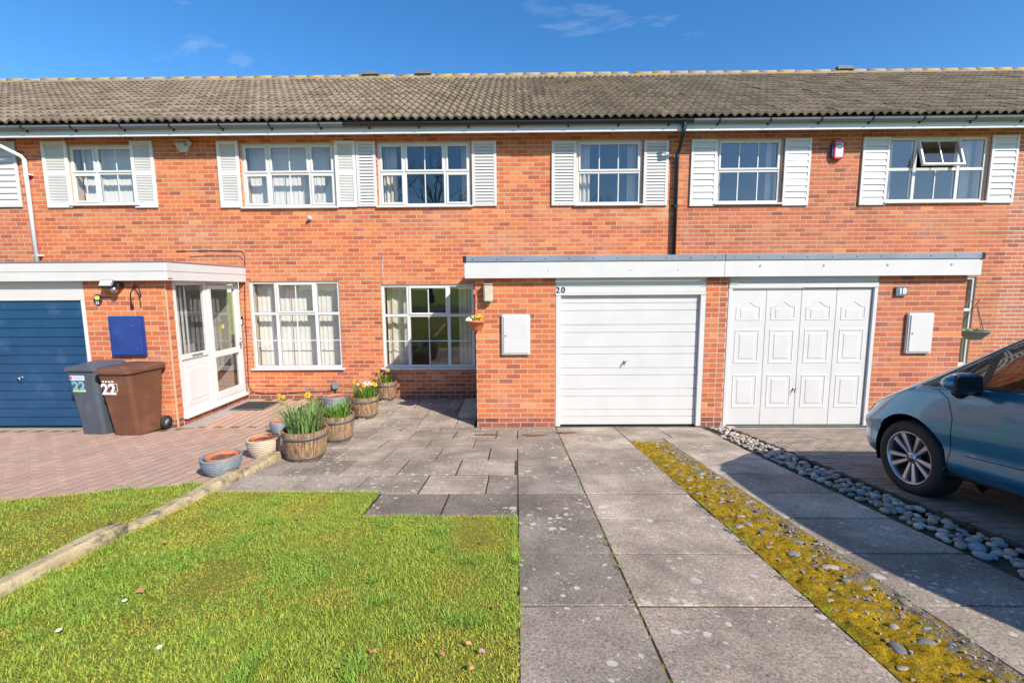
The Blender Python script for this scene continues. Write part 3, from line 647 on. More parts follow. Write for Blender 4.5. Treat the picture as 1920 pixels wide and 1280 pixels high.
# ---- lay the bricks: the 300 that show largest as pieces, the rest as one part
bm0 = MB().box(-.5, .5, 0, .03, -.031, .031).build('brick', 'brick', None); BME = bm0.data; bpy.data.objects.remove(bm0)
for i in range(5):
    lst = []
    for b in BRICKS[i]:
        p = (b[1], b[2], b[3]); q = px_of(p); vis = q and -15 < q[0] < 1935 and -15 < q[1] < 1295
        if b[0] == 's' and b[7] < 0: vis = False
        if b[0] == 's' and b[1] > 1: vis = False
        if vis and b[2] > YG+.5 and b[0] == 'f' and b[3] < 2.45:
            xg = b[1]*YG/YM
            if (GB20[0] < xg < GB20[1]): vis = False
        s = (b[4]*F_PX/q[2]*(.5 if b[0] == 's' else 1) if b[4] > .1 else b[4]*F_PX/q[2]) if vis else 0
        lst.append((s+random.random()*.01, b))
    lst.sort(key=lambda t: -t[0]); rest = {}
    for k, (s, b) in enumerate(lst):
        j = abs(random.gauss(0, .0007))
        if b[0] == 'f': mt = Matrix.Translation((b[1], b[2]+j, b[3])) @ Matrix.Diagonal((b[4], 1, 1, 1))
        else: mt = Matrix.Translation((b[1]+j, b[2], b[3])) @ Matrix.Rotation(R(90*b[7]), 4, 'Z') @ Matrix.Diagonal((b[4], 1, 1, 1))
        if k < 300 and s > 1: inst('brick', BME, b[6], mt, b[5])
        else:
            w = b[6].name
            if w not in rest: rest[w] = (MB(), b[6])
            mm = rest[w][0]; mm.cur = b[5]; mm.box(-.5, .5, 0, .03, -.031, .031, mt)
    for mm, w in rest.values(): mm.build('bricks', 'brick_far', w, kind='stuff')
# ------------------------------------------------------------------ windows
SLAT = MB().box(-.5, .5, -.5, .5, -.5, .5).build('slat', 'shutter_cream', None); SLATM = SLAT.data; bpy.data.objects.remove(SLAT)
def slat_mesh(mat):
    me = SLATM.copy(); me.materials.clear(); me.materials.append(M(mat)); return me
SM = {k: slat_mesh(k) for k in ('shutter_cream', 'white_paint', 'upvc', 'blind')}
def pane(parent, x0, x1, z0, z1, y, name='pane'):
    return MB().add([(x0,y,z0),(x1,y,z0),(x1,y,z1),(x0,y,z1)], [(0,1,2,3)]).build(name, 'glass', parent, recalc=False)
def window(i, r, cols, tr, cells, dress, low):
    x0, x1, z0, z1 = r; yf = YM+.030; yb = yf+.07; w = .048; fr = MB(); h = H[i]
    fr.box(x0, x0+w, yf, yb, z0, z1); fr.box(x1-w, x1, yf, yb, z0, z1); fr.box(x0+w, x1-w, yf+.001, yb, z1-w, z1); fr.box(x0+w, x1-w, yf+.001, yb, z0, z0+w)
    xi0, xi1 = x0+w, x1-w; zt = z1-(z1-z0)*tr; xs = [x0+(x1-x0)*c for c in cols]; xs[0], xs[-1] = xi0, xi1; mw = .030
    for x in xs[1:-1]: fr.box(x-mw, x+mw, yf+.002, yb, z0+w, z1-w)
    L = []
    for k, (tk, tb, bk, bb, hb) in enumerate(cells):
        a = xs[k]+(mw if k else 0); b = xs[k+1]-(mw if k < len(cells)-1 else 0); fr.box(a, b, yf+.003, yb, zt-.026, zt+.026)
        L.append((a, b, zt+.026, z1-w, tk, tb, 0)); L.append((a, b, z0+w, zt-.026, bk, bb, hb))
    win = fr.build('window', 'upvc', h, bevel=.005)
    for (a, b, c, d, kind, nb, hb) in L:
        par = win; e = .0; tilt = None
        if kind in 'sco':
            e = .036; y0 = yf-.014; m = MB(); a2, b2, c2, d2 = a-.012, b+.012, c-.012, d+.012
            bx = [(a2, a2+e, y0, yf+.04, c2, d2), (b2-e, b2, y0, yf+.04, c2, d2), (a2+e, b2-e, y0+.001, yf+.04, d2-e, d2), (a2+e, b2-e, y0+.001, yf+.04, c2, c2+e)]
            if kind == 'o':
                tilt = Matrix.Translation((0, yf, d)) @ Matrix.Rotation(R(-18), 4, 'X') @ Matrix.Translation((0, -yf, -d))
            for q in bx: m.box(*q, tilt)
            par = m.build('sash', 'upvc', win, bevel=.005); a, b, c, d = a2+e, b2-e, c2+e, d2-e
        yp = yf+.018
        def pp(x0_, x1_, z0_, z1_):
            vs = [Vector(q) for q in ((x0_,yp,z0_),(x1_,yp,z0_),(x1_,yp,z1_),(x0_,yp,z1_))]; vs = [tilt @ q for q in vs] if tilt else vs
            MB().add(vs, [(0,1,2,3)]).build('pane', 'glass', win, recalc=False)
        pp(a, b, c, d); g = MB()
        for q in range(nb):
            xm = a+(b-a)*(q+1)/(nb+1); g.box(xm-.009, xm+.009, yp-.009, yp-.002, c, d, tilt)
        if hb: g.box(a, b, yp-.0095, yp-.0025, (c+d)/2-.009, (c+d)/2+.009, tilt)
        if g.v: g.build('glazing_bar', 'upvc', win)
        g = MB(); gw = .006                              # dark gasket round the glass
        for q in ((a, a+gw, c, d), (b-gw, b, c, d), (a+gw, b-gw, d-gw, d), (a+gw, b-gw, c, c+gw)): g.box(q[0], q[1], yp-.003, yp+.004, q[2], q[3], tilt)
        g.build('gasket', 'lead', win)
    part('sill', 'upvc', win, [(x0-.045, x1+.045, YM-.055, yf+.012, z0-.034, z0-.001)], .008)
    # the room behind
    m = MB(); ex = .16; ya, yb2, c, d = YM+.245, YM+2.1, z0-.35, z1+.1; a, b = x0-ex, x1+ex
    vs = [(a,ya,c),(b,ya,c),(b,ya,d),(a,ya,d),(a,yb2,c),(b,yb2,c),(b,yb2,d),(a,yb2,d)]
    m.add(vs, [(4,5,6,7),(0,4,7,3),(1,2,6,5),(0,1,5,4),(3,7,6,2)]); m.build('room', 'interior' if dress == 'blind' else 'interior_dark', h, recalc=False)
    if dress == 'blind':
        bl = part('vertical_blind', 'blind', h, [(x0, x1, YM+.26, YM+.30, z1-.03, z1+.02)], 0); n = max(6, int((x1-x0)/.088))
        for k in range(n):
            xc = x0+(k+.5)*(x1-x0)/n; mt = Matrix.Translation((xc, YM+.28, (z0+z1)/2-.03)) @ Matrix.Rotation(R(11)+random.gauss(0, .03), 4, 'Z') @ Matrix.Diagonal((.100, .0015, z1-z0, 1)); inst('slat', SM['blind'], bl, mt)
    else:
        wd = .20 if dress == 'curtain' else .12
        if low: wd = .36
        for s_ in (0, 1):
            m = MB(); n = 26; vs = []; wq = wd*(1.25 if s_ == 0 else .8)
            for k in range(n+1):
                f = k/n; xx = x0+.03+wq*f if s_ == 0 else x1-.03-wq*f
                yy_ = YM+.27+.022*math.sin(f*19+s_)+.008*math.sin(f*47)
                vs += [(xx, yy_, z0-.05), (xx, yy_+.01, z1)]
            m.add(vs, [(2*k, 2*k+2, 2*k+3, 2*k+1) for k in range(n)]); m.build('curtain', 'curtain' if dress == 'curtain' else 'blind', h, True, recalc=False)
    return win
wins = [window(*w) for w in WIN]
# a note and a suction charm seen on the sills of the middle house
# ------------------------------------------------------------------ shutters
def shutter(i, u0, u1, v0, v1, style):
    x0, x1, z0, z1 = mrect(u0, u1, v0, v1); h = H[i]; mat = {'fine': 'shutter_cream', 'mid': 'white_paint', 'board': 'upvc'}[style]
    y0, y1 = YM-.034, YM-.003; e = .055 if style != 'board' else .045
    bx = [(x0, x0+e, y0, y1, z0, z1), (x1-e, x1, y0, y1, z0, z1), (x0+e, x1-e, y0+.002, y1, z1-e, z1), (x0+e, x1-e, y0+.002, y1, z0, z0+(.09 if style == 'fine' else .035)), (x0+e, x1-e, YM-.012, YM-.004, z0, z1)]
    zm = (z0+z1)/2+.02
    if style == 'fine': bx.append((x0+e, x1-e, y0+.002, y1, zm-.045, zm+.045))
    s = part('shutter', mat, h, bx, .003)
    fields = [(z0+.09, zm-.045, 17), (zm+.045, z1-e, 17)] if style == 'fine' else [(z0+.035, z1-e, 19 if style == 'mid' else 10)]
    for (a, b, n) in fields:
        if style == 'fine':
            m = MB()
            for k in range(n):
                zc = a+(k+.5)*(b-a)/n; m.box(-.5, .5, -.5, .5, -.5, .5, Matrix.Translation(((x0+x1)/2, YM-.020, zc)) @ Matrix.Rotation(R(-38), 4, 'X') @ Matrix.Diagonal((x1-x0-2*e, .005, (b-a)/n*1.12, 1)))
            m.build('slats', mat, s, kind='stuff')
        else:
            for k in range(n):
                zc = a+(k+.5)*(b-a)/n; hh = (b-a)/n; mt = Matrix.Translation(((x0+x1)/2, YM-.022, zc)) @ Matrix.Rotation(R(-24 if style == 'mid' else -11), 4, 'X') @ Matrix.Diagonal((x1-x0-2*e+.004, .007, hh*(1.03 if style == 'mid' else 1.04), 1)); inst('slat', SM[mat], s, mt)
for a in ((0, -14, 36, 266, 389, 'board'), (1, 85, 132, 266, 390, 'fine'), (1, 250, 292, 265, 390, 'fine'), (1, 411, 451, 265, 390, 'fine'), (1, 630, 668.5, 265, 389, 'fine'),
          (2, 669.5, 706, 266, 388, 'mid'), (2, 885, 931, 265, 387, 'mid'), (2, 1034, 1080, 265, 386, 'mid'), (2, 1206, 1252, 264, 386, 'mid'),
          (3, 1294, 1342, 262, 387, 'board'), (3, 1468, 1517, 260, 386, 'board'), (3, 1613, 1663, 258, 385, 'board'), (3, 1853, 1903, 254, 381, 'board')): shutter(*a)
# ------------------------------------------------------------------ garage fronts
def flat_roof(i, x0, x1, ends, z0=2.24, zt=2.47, zc=2.555, trim='drip_trim', style=20):
    h = H[i]; yf = YG-.115
    part('fascia', 'white_paint', h, [(x0, x1, yf, yf+.02, z0, zt)]+([(x0, x1, yf-.008, yf-.001, z0+.135, zt)] if style == 22 else []), .003)
    part('soffit', 'white_paint', h, [(x0, x1, yf+.021, YG-.003, z0+.02, z0+.035)], 0)
    part('flat_roof', 'felt', h, [(x0+.01, x1-.01, yf+.03, YM-.003, 2.405, zc-.012)], 0)
    if style == 20:
        tr = part('drip_edge', trim, h, [(x0-.012 if ends[0] else x0, x1+.012 if ends[1] else x1, yf-.014, yf+.05, zt+.001, zc)], .006)
        m = MB(); x = x0+.12
        while x < x1: m.lathe([(0, .004), (.008, .003), (.009, 0)], (x, yf-.014, (zt+zc)/2), 8, Matrix.Rotation(R(90), 4, 'X')); x += .345
        m.build('screw', 'ink', tr)
        if ends[0]: part('corner_cap', 'black_plastic', tr, [(x0-.02, x0+.03, yf-.018, yf+.052, zt-.004, zc+.004)], .003)
        if ends[1]: part('corner_cap', 'black_plastic', tr, [(x1-.03, x1+.02, yf-.018, yf+.052, zt-.004, zc+.004)], .003)
    else: part('drip_edge', 'grey_gutter', h, [(x0, x1+.012, yf-.016, yf+.06, zt+.001, zt+.022)], .004)
    for e, xx, sg in ((ends[0], x0, -1), (ends[1], x1, 1)):
        if e:
            a, b = (xx, xx+.02) if sg < 0 else (xx-.02, xx); part('side_fascia', 'white_paint', h, [(a, b, yf+.021, YM-.003, z0, zt)]+([(b+.001, b+.008, yf, YM-.003, z0+.135, zt)] if style == 22 else []), .003)
            if style == 22: part('drip_edge', 'grey_gutter', h, [(b-.05, b+.014, yf+.062, YM-.003, zt+.001, zt+.022)], .004)
            else: part('side_drip_edge', trim, h, [((a-.012, a+.05) if sg < 0 else (b-.05, b+.012))+(yf+.053, YM-.003, zt+.001, zc-.001)], .004)
            part('side_soffit', 'white_paint', h, [((a+.021, GB20[0]-.001) if sg < 0 else ((6.534 if xx > 0 else -5.196), b-.021))+(yf+.02, YM-.003, z0+.02, z0+.035)], 0)
flat_roof(2, -.748, 2.968, (1, 0)); flat_roof(3, 2.972, 6.60, (0, 1)); flat_roof(0, -12.87, -8.972, (0, 0), 2.24, 2.50, 2.53, 'grey_gutter', 22); flat_roof(1, -8.968, -5.07, (0, 1), 2.24, 2.50, 2.53, 'grey_gutter', 22)
m = MB()
for x in (.45, 1.62, 2.3): m.add([(x, YG-.1165, 2.33), (x+.012, YG-.1165, 2.335), (x+.008, YG-.1165, 2.36), (x-.003, YG-.1165, 2.35)], [(0,1,2,3)])
for x in (3.45, 4.35, 5.25, 6.15): m.add([(x, YG-.1165, 2.37), (x+.03, YG-.1165, 2.375), (x+.035, YG-.1165, 2.40), (x+.01, YG-.1165, 2.41)], [(0,1,2,3)])
m.build('scuff_mark', 'drip_trim', H[3])
def handle(par, x, y, z, mat='steel', s=1):
    m = MB(); m.lathe([(0, .012), (.016, .010), (.018, 0)], (x, y, z), 12, Matrix.Rotation(R(90), 4, 'X')); m.tube([(x, y, z), (x, y-.045, z)], .008, 8); m.tube([(x-.05*s, y-.045, z+.012), (x, y-.048, z), (x+.012*s, y-.046, z-.02), (x+.014*s, y-.044, z-.055)], [.008, .010, .009, .007], 8)
    return m.build('handle', mat, par, True)
def ribbed(i, x0, x1, zs, y, mat):
    m = MB(); prof = []
    for a, b in zip(zs, zs[1:]): prof += [(y+.006, a+.002), (y-.005, a+.011), (y-.005, b-.004), (y+.006, b-.003)]
    n = len(prof); vs = [(x0, p[0], p[1]) for p in prof]+[(x1, p[0], p[1]) for p in prof]
    m.add(vs, [(k, n+k, n+k+1, k+1) for k in range(n-1)]); m.box(x0, x1, y+.010, y+.04, zs[0], zs[-1]); return m.build('garage_door', mat, H[i])
# middle house: white door with wide and narrow ribs
part('garage_frame', 'white_paint', H[2], [(.575, .648, YG-.004, YG+.09, .012, 1.985), (2.692, 2.765, YG-.004, YG+.09, .012, 1.985), (.57, 2.77, YG-.012, YG+.09, 1.986, 2.02)], .004)
part('head_panel', 'white_paint', H[2], [(.572, 2.768, YG+.004, YG+.05, 2.021, 2.10), (.572, 2.768, YG+.006, YG+.05, 2.104, 2.19), (.572, 2.768, YG+.004, YG+.05, 2.194, ZH-.06)], .006)
vr = [1.985, 1.865, 1.755, 1.545, 1.43, 1.215, 1.105, .895, .785, .575, .46, .255, .145, .02]
gd = ribbed(2, .652, 2.688, sorted(vr), YG+.05, 'white_paint'); hz = hit_y(1172, 678, YG); handle(gd, hz.x, YG+.044, hz.z, 'steel', -1)
for x_, z_, ch in ((hit_y(1046, 551, YG).x, 2.063, '2'), (hit_y(1056, 551, YG).x, 2.063, '0')): text(ch, .12, 'ink', H[2], face_front(x_, YG+.0005, z_), 'house_number', .004, .002)
# left house: blue ribbed door
for q in ((-6.475, -6.425), (-8.715, -8.665)): part('door_jamb', 'upvc', H[1], [(*q, YG-.004, YG+.09, .012, 1.955)], .004)
for q in ((-9.275, -9.225), (-11.515, -11.465)): part('door_jamb', 'upvc', H[0], [(*q, YG-.004, YG+.09, .012, 1.955)], .004)
part('head_panel', 'white_paint', H[0], [(-11.515, -9.225, YG+.004, YG+.06, 1.957, 2.255)], .006); ribbed(0, -11.46, -9.28, [.03+k*.1376 for k in range(15)], YG+.04, 'white_paint')
part('head_panel', 'white_paint', H[1], [(-8.715, -6.425, YG+.004, YG+.06, 1.957, 2.255)], .006)
gd = ribbed(1, -8.66, -6.48, [.03+k*.1376 for k in range(15)], YG+.04, 'blue_door'); hz = hit_y(37, 708, YG); handle(gd, hz.x, YG+.034, hz.z, 'steel', 1)
# right house: white door with four columns of raised panels
for q in ((3.095, 3.150), (5.205, 5.258)): part('door_jamb', 'white_paint', H[3], [(*q, YG-.004, YG+.09, .012, 2.075)], .004)
part('head_panel', 'white_paint', H[3], [(3.095, 5.258, YG-.012, YG+.06, 2.077, 2.16), (3.095, 5.258, YG+.004, YG+.06, 2.161, ZH-.05)], .005)
part('vent_block', 'cream_lamp', H[3], [(3.10, 3.24, YG-.02, YG+.003, 2.13, 2.235)], .004)
gd = part('garage_door', 'white_paint', H[3], [(3.154+.5115*k+.002, 3.154+.5115*(k+1)-.002, YG+.03, YG+.07, .02, 2.07) for k in range(4)], .004)
for k in range(4):
    xc = 3.154+.5115*(k+.5)
    for (z0, z1, arch) in ((.28, .80, 0), (.96, 1.48, 0), (1.60, 1.80, 1)):
        for sc, d in ((1.0, .010), (.62, .016)):
            w = .185*sc; hh = (z1-z0)/2*(1 if sc == 1 else .74); zc = (z0+z1)/2
            if arch and sc == 1: poly = [(xc-w, z0), (xc+w, z0), (xc+w, z1)]+[(xc+w*math.cos(a), z1+.075*math.sin(a)**2 if 0 else z1+.085*math.exp(-((math.cos(a))/.45)**2)) for a in [math.pi*q/14 for q in range(1, 14)]]+[(xc-w, z1)]
            else: poly = [(xc-w, zc-hh), (xc+w, zc-hh), (xc+w, zc+hh), (xc-w, zc+hh)]
            cen = (sum(p[0] for p in poly)/len(poly), sum(p[1] for p in poly)/len(poly)); m = MB(); n = len(poly)
            def ins(p, t_): return (p[0]+(cen[0]-p[0])*t_, p[1]+(cen[1]-p[1])*t_)
            if sc == 1:      # a raised bead
                r0, r1, r2, r3 = poly, [ins(p, .05) for p in poly], [ins(p, .10) for p in poly], [ins(p, .15) for p in poly]; ys = (YG+.0305, YG+.024, YG+.024, YG+.0303)
            else: r0, r1, r2, r3 = poly, [ins(p, .07) for p in poly], [ins(p, .10) for p in poly], [ins(p, .5) for p in poly]; ys = (YG+.0302, YG+.025, YG+.024, YG+.024)
            vs = [(p[0], y, p[1]) for rr, y in zip((r0, r1, r2, r3), ys) for p in rr]; fs = [(q*n+k2, q*n+(k2+1) % n, (q+1)*n+(k2+1) % n, (q+1)*n+k2) for q in range(3) for k2 in range(n)]
            if sc != 1: fs.append(tuple(3*n+k2 for k2 in range(n)))
            m.add(vs, fs); m.build('raised_panel', 'white_paint', gd)
hz = hit_y(1490, 729, YG); handle(gd, hz.x, YG+.03, hz.z, 'steel', -.6)
# ------------------------------------------------------------------ porch door of the left house (faces right)
X0 = -5.2; pz0, pz1 = .15, 2.255; fw = .06
m = MB()
def xb(y0, y1, z0, z1, d0=-.07, d1=.0): return (X0+d0, X0+d1, y0, y1, z0, z1)
for q in ((D0, D0+fw, pz0, pz1), (D1-fw, D1, pz0, pz1), (DM-.04, DM+.04, pz0, pz1), (D0+fw, DM-.04, pz1-fw, pz1), (DM+.04, D1-fw, pz1-fw, pz1), (D0+fw, DM-.04, pz0, pz0+fw), (DM+.04, D1-fw, pz0, pz0+fw)): m.box(*xb(*q))
pd = m.build('porch_frame', 'upvc', H[1], bevel=.005)
part('door_sill', 'upvc', pd, [(X0-.06, X0+.06, D0-.02, D1, pz0-.05, pz0-.002)], .01)
zr = hit_x(372, 663, X0).z
a, b = D0+fw, DM-.04; part('rail', 'upvc', pd, [xb(a, b, zr-.05, zr+.03, -.06, .004), xb(a, b, pz0+fw, zr-.05, -.05, -.02)], .004)
MB().add([(X0-.03,a,zr+.03),(X0-.03,b,zr+.03),(X0-.03,b,pz1-fw),(X0-.03,a,pz1-fw)], [(0,1,2,3)]).build('pane', 'glass', pd, recalc=False)
part('door_moulding', 'upvc', pd, [xb(a+.06, b-.06, pz0+.13, zr-.14, -.022, -.012), xb(a+.11, b-.11, pz0+.20, zr-.21, -.013, -.004)], .008)
part('letterbox', 'chrome', pd, [xb((a+b)/2-.09, (a+b)/2+.15, zr-.03, zr+.012, .002, .012)], .003)
a, b = DM+.04, D1-fw; e = .075; z2 = pz1-fw-.01; zm = hit_x(420, 658, X0).z-.03; m = MB()
for q in ((a, a+e, pz0+fw, z2), (b-e, b, pz0+fw, z2), (a+e, b-e, z2-e, z2), (a+e, b-e, pz0+fw, pz0+fw+e+.04), (a+e, b-e, zm-.05, zm+.05)): m.box(*xb(*q, -.06, .012))
dr = m.build('door_leaf', 'upvc', pd, bevel=.005)
for (c, d) in ((pz0+fw+e+.04, zm-.05), (zm+.05, z2-e)): MB().add([(X0-.03,a+e,c),(X0-.03,b-e,c),(X0-.03,b-e,d),(X0-.03,a+e,d)], [(0,1,2,3)]).build('pane', 'glass', pd, recalc=False)
m = MB(); hy = b-.035; m.box(X0+.012, X0+.02, hy-.015, hy+.015, 1.0, 1.2); m.tube([(X0+.02, hy, 1.13), (X0+.055, hy, 1.13), (X0+.06, hy-.10, 1.14)], .009, 8); m.build('door_handle', 'chrome', pd, True)
m = MB(); m.lathe([(0, 0), (.035, .002), (.04, 0)], (X0-.025, a+e+.30, 1.45), 10, Matrix.Rotation(R(90), 4, 'Y')); m.build('sticker', 'yellow_petal', pd)
m = MB(); a, b, c, d = D0, D1, .12, 2.3; m.add([(X0-.9,a,c),(X0-.9,b,c),(X0-.9,b,d),(X0-.9,a,d),(X0-.215,a,c),(X0-.215,b,c),(X0-.215,b,d),(X0-.215,a,d)], [(0,1,2,3),(0,4,5,1),(3,2,6,7),(0,3,7,4),(1,5,6,2)]); m.build('porch_room', 'interior', H[1], recalc=False)
bl = part('vertical_blind', 'blind', H[1], [(X0-.32, X0-.28, D0+.05, DM, 2.18, 2.22)], 0)
for k in range(7): inst('slat', SM['blind'], bl, Matrix.Translation((X0-.30, D0+.10+k*.09, 1.3)) @ Matrix.Rotation(R(90+18), 4, 'Z') @ Matrix.Diagonal((.092, .0015, 1.7, 1)))
# front door of the middle house in its porch side
part('front_door', 'upvc', H[2], [(-.60, -.53, 7.17, 8.08, .08, 2.1)], .006); part('door_step', 'concrete', H[2], [(-.95, -.615, 7.15, 8.15, .0, .10)], .012)
part('porch_lintel', 'mortar', H[2], [(-.601, -.45, 7.151, 8.099, 2.101, ZH)], 0)

# ------------------------------------------------------------------ eaves, gutters, roof
YF = 8.25; zfb = 2.1113+(hit_y(960, 249, YM).z-2.1113)*(YF/YM); zft = zfb+.175
YE, ZE = 8.13, zft+.035; PIT = R(30); YR = 12.45; ZR = ZE+(YR-YE)*math.tan(PIT)
GUT = ['grey_gutter', 'grey_gutter', 'black_plastic', 'grey_gutter', 'grey_gutter']
up = Vector((0, math.cos(PIT), math.sin(PIT))); nrm = Vector((0, -math.sin(PIT), math.cos(PIT)))
nr = 15; gauge = ((YR-YE)/math.cos(PIT))/nr; tl = gauge+.075
m = MB(); ns = 20; vs = []; tilt = .030
for k in range(ns+1):
    x = .3*k/ns; ph = 2*math.pi*x/.15; z = .023*(math.cos(ph)*.75+.25*abs(math.cos(ph/2))*2-.25)
    vs += [(x-.15, 0, z+tilt-.032), (x-.15, 0, z+tilt), (x-.15, tl, z)]
fs = []
for k in range(ns): fs += [(3*k, 3*k+3, 3*k+4, 3*k+1), (3*k+1, 3*k+4, 3*k+5, 3*k+2)]
m.add(vs, fs); to = m.build('tile', 'roof_tile', None, False, recalc=False); TME = to.data; bpy.data.objects.remove(to)
TME.polygons.foreach_set('use_smooth', [k % 2 == 1 for k in range(len(TME.polygons))])
tm = Matrix(((1,0,0,0),(0,up.y,nrm.y,0),(0,up.z,nrm.z,0),(0,0,0,1)))
rm = MB(); seg = 10
vs = [(x, .13*math.cos(math.pi*k/seg), .115*math.sin(math.pi*k/seg)) for x in (-.224, .224) for k in range(seg+1)]
rm.add(vs, [(k, k+1, seg+2+k, seg+1+k) for k in range(seg)]+[tuple(range(seg+1)), tuple(range(seg+1, 2*seg+2))[::-1]]); ro = rm.build('ridge_tile', 'ridge_tile', None, True); RME = ro.data; bpy.data.objects.remove(ro)
for i in range(5):
    a, b = BX[i], BX[i+1]; h = H[i]
    m = MB(); m.add([(a,YE,ZE-.03),(b,YE,ZE-.03),(b,YR,ZR-.03),(a,YR,ZR-.03)], [(0,1,2,3)]); m.add([(a,YR,ZR),(b,YR,ZR),(b,YR+4.3,ZE),(a,YR+4.3,ZE)], [(0,1,2,3)])
    roof = m.build('roof', 'felt', h, recalc=False); nt = int(round((b-a)/.3)); pw = (b-a)/nt; cnt = 0; far = MB()
    for r_ in range(nr):
        for k in range(nt):
            xc = a+(k+.5)*pw; p = Vector((xc, YE, ZE))+up*(r_*gauge-.03)+nrm*.012
            q = px_of(p)
            if i in (0, 4) and (q is None or q[0] < -520 or q[0] > 2440): continue
            mt = Matrix.Translation(p+Vector((0, 0, random.gauss(0, .003)))) @ tm @ Matrix.Rotation(random.gauss(0, .008), 4, 'Z') @ Matrix.Diagonal((pw/.3, 1, 1, 1)); v = random.uniform(.74, 1.18); inst('tile', TME, roof, mt, (v, v*random.uniform(.96, 1.0), v*random.uniform(.92, 1.0)))
    k = a+.23
    while k < b:
        q = px_of((k, YR, ZR))
        if q and -520 < q[0] < 2440: inst('ridge_tile', RME, roof, Matrix.Translation((k, YR, ZR-.01+random.gauss(0, .004))), None)
        k += .45
    mm = MB()
    for k_ in range(230 if i == 2 else 90):
        xx = random.uniform(a, b); f_ = random.random(); pp = Vector((xx, YE, ZE))+up*(round(f_*nr)*gauge+random.uniform(-.02, .03))+nrm*(.040+.012*math.cos(2*math.pi*(xx-a)/.15)); s_ = random.uniform(.010, .028); q = px_of(pp)
        if q and -40 < q[0] < 1960 and f_*nr < nr-.6: mm.lathe([(0, s_*.7), (s_*.8, s_*.35), (s_, -s_*.5)], tuple(pp), 6, Matrix.Diagonal((1.3, 1, 1, 1)))
    if mm.v: mm.build('roof_moss', 'roof_moss', roof, True, kind='stuff')
    part('ridge_bedding', 'ridge_tile', roof, [(a, b, YR-.16, YR+.16, ZR-.10, ZR-.005)], 0)
    part('eaves_fascia', 'upvc', h, [(a, b, YF, YF+.02, zfb, zft), (a, b, YF-.006, YF-.0005, zfb, zfb+.075)], .003)
    part('eaves_soffit', 'upvc', h, [(a, b, YF+.021, YM-.001, zfb+.115, zfb+.125)], 0)
    part('wall_top', 'interior_dark', h, [(a, b, YM+.01, YM+.2, ZW+.001, ZE+.1)], 0)
    m = MB(); gy, gzz = YF-.063, zft-.012; ng = 10; rr_ = .056
    cs = [(gy-rr_*math.cos(math.pi*q/ng), gzz-rr_*math.sin(math.pi*q/ng)) for q in range(ng+1)]+[(gy+(rr_-.004)*math.cos(math.pi*q/ng), gzz-(rr_-.004)*math.sin(math.pi*q/ng)) for q in range(ng+1)]
    nn = len(cs); m.add([(x, y, z) for x in (a, b-.003) for y, z in cs], [(q, (q+1) % nn, nn+(q+1) % nn, nn+q) for q in range(nn)]+[tuple(range(nn))[::-1], tuple(range(nn, 2*nn))]); gt = m.build('gutter', GUT[i], h, False)
    x = a+.42
    while x < b:
        q = px_of((x, gy, gzz))
        if q and -40 < q[0] < 1960:
            m = MB(); cs2 = [(gy-(rr_+.006)*math.cos(math.pi*q_/ng), gzz-(rr_+.006)*math.sin(math.pi*q_/ng)) for q_ in range(ng+1)]+[(gy+(rr_+.001)*math.cos(math.pi*q_/ng), gzz-(rr_+.001)*math.sin(math.pi*q_/ng)) for q_ in range(ng+1)]
            m.add([(xx, y, z) for xx in (x, x+.03) for y, z in cs2], [(q_, (q_+1) % nn, nn+(q_+1) % nn, nn+q_) for q_ in range(nn)]+[tuple(range(nn))[::-1], tuple(range(nn, 2*nn))]); m.box(x+.003, x+.027, YF-.02, YF-.007, gzz-.085, gzz+.01); m.build('gutter_bracket', 'black_plastic', gt)
        x += .86
for (u, i) in ((697, 2), (795, 2), (1578, 3)):
    x = hit_y(u, 147, YR).x; m = MB(); m.add([(x-.22,YR-.16,ZR+.06),(x+.22,YR-.16,ZR+.06),(x+.22,YR+.16,ZR+.06),(x-.22,YR+.16,ZR+.06),(x-.16,YR-.1,ZR+.16),(x+.16,YR-.1,ZR+.16),(x+.16,YR+.1,ZR+.16),(x-.16,YR+.1,ZR+.16)], [(3,2,1,0),(4,5,6,7),(0,1,5,4),(1,2,6,5),(2,3,7,6),(3,0,4,7)]); m.build('ridge_vent', 'lead', H[i])
# downpipes
def wallpt(u, v, off=.06): p = hit_y(u, v, YM-off); return (p.x, p.y, p.z)
m = MB(); p1, p2 = wallpt(1270, 290), wallpt(1263, 478); gx = hit_y(1283, 235, 8.19).x
m.tube([(gx, 8.187, zft-.05), (gx, 8.187, zft-.20), (gx-.01, 8.2, zft-.24), (p1[0]+.01, p1[1]-.03, p1[2]+.05), (p1[0], p1[1], p1[2]), (p1[0], p1[1], 2.57)], .034, 12)
dp = m.build('downpipe', 'navy_pipe', H[2], True)
m = MB(); m.lathe([(.04, -.04), (.04, .04)], (gx, 8.187, zft-.10), 12); m.lathe([(.039, -.03), (.039, .03)], (p1[0], p1[1], p1[2]-.03), 12); m.lathe([(.039, -.03), (.039, .03)], (p1[0], p1[1], 3.55), 12); m.box(p1[0]-.06, p1[0]+.06, YM-.02, YM-.002, 3.53, 3.57); m.build('pipe_collar', 'navy_pipe', dp)
m = MB(); p1, p2 = wallpt(45, 297), wallpt(69, 487); x0_ = p1[0]-.36
m.tube([(x0_, 8.187, zft-.05), (x0_, 8.187, zft-.17), (x0_+.02, 8.2, zft-.20), (p1[0]-.03, p1[1]-.02, p1[2]+.03), (p1[0], p1[1], p1[2]-.02), (p1[0], p1[1], 2.52)], .034, 12); dp = m.build('downpipe', 'white_pipe', H[1], True)
for z in (4.2, 2.75): part('pipe_clip', 'white_pipe', dp, [(p1[0]-.05, p1[0]+.085, YM-.075, YM-.002, z-.012, z+.012)], .003)
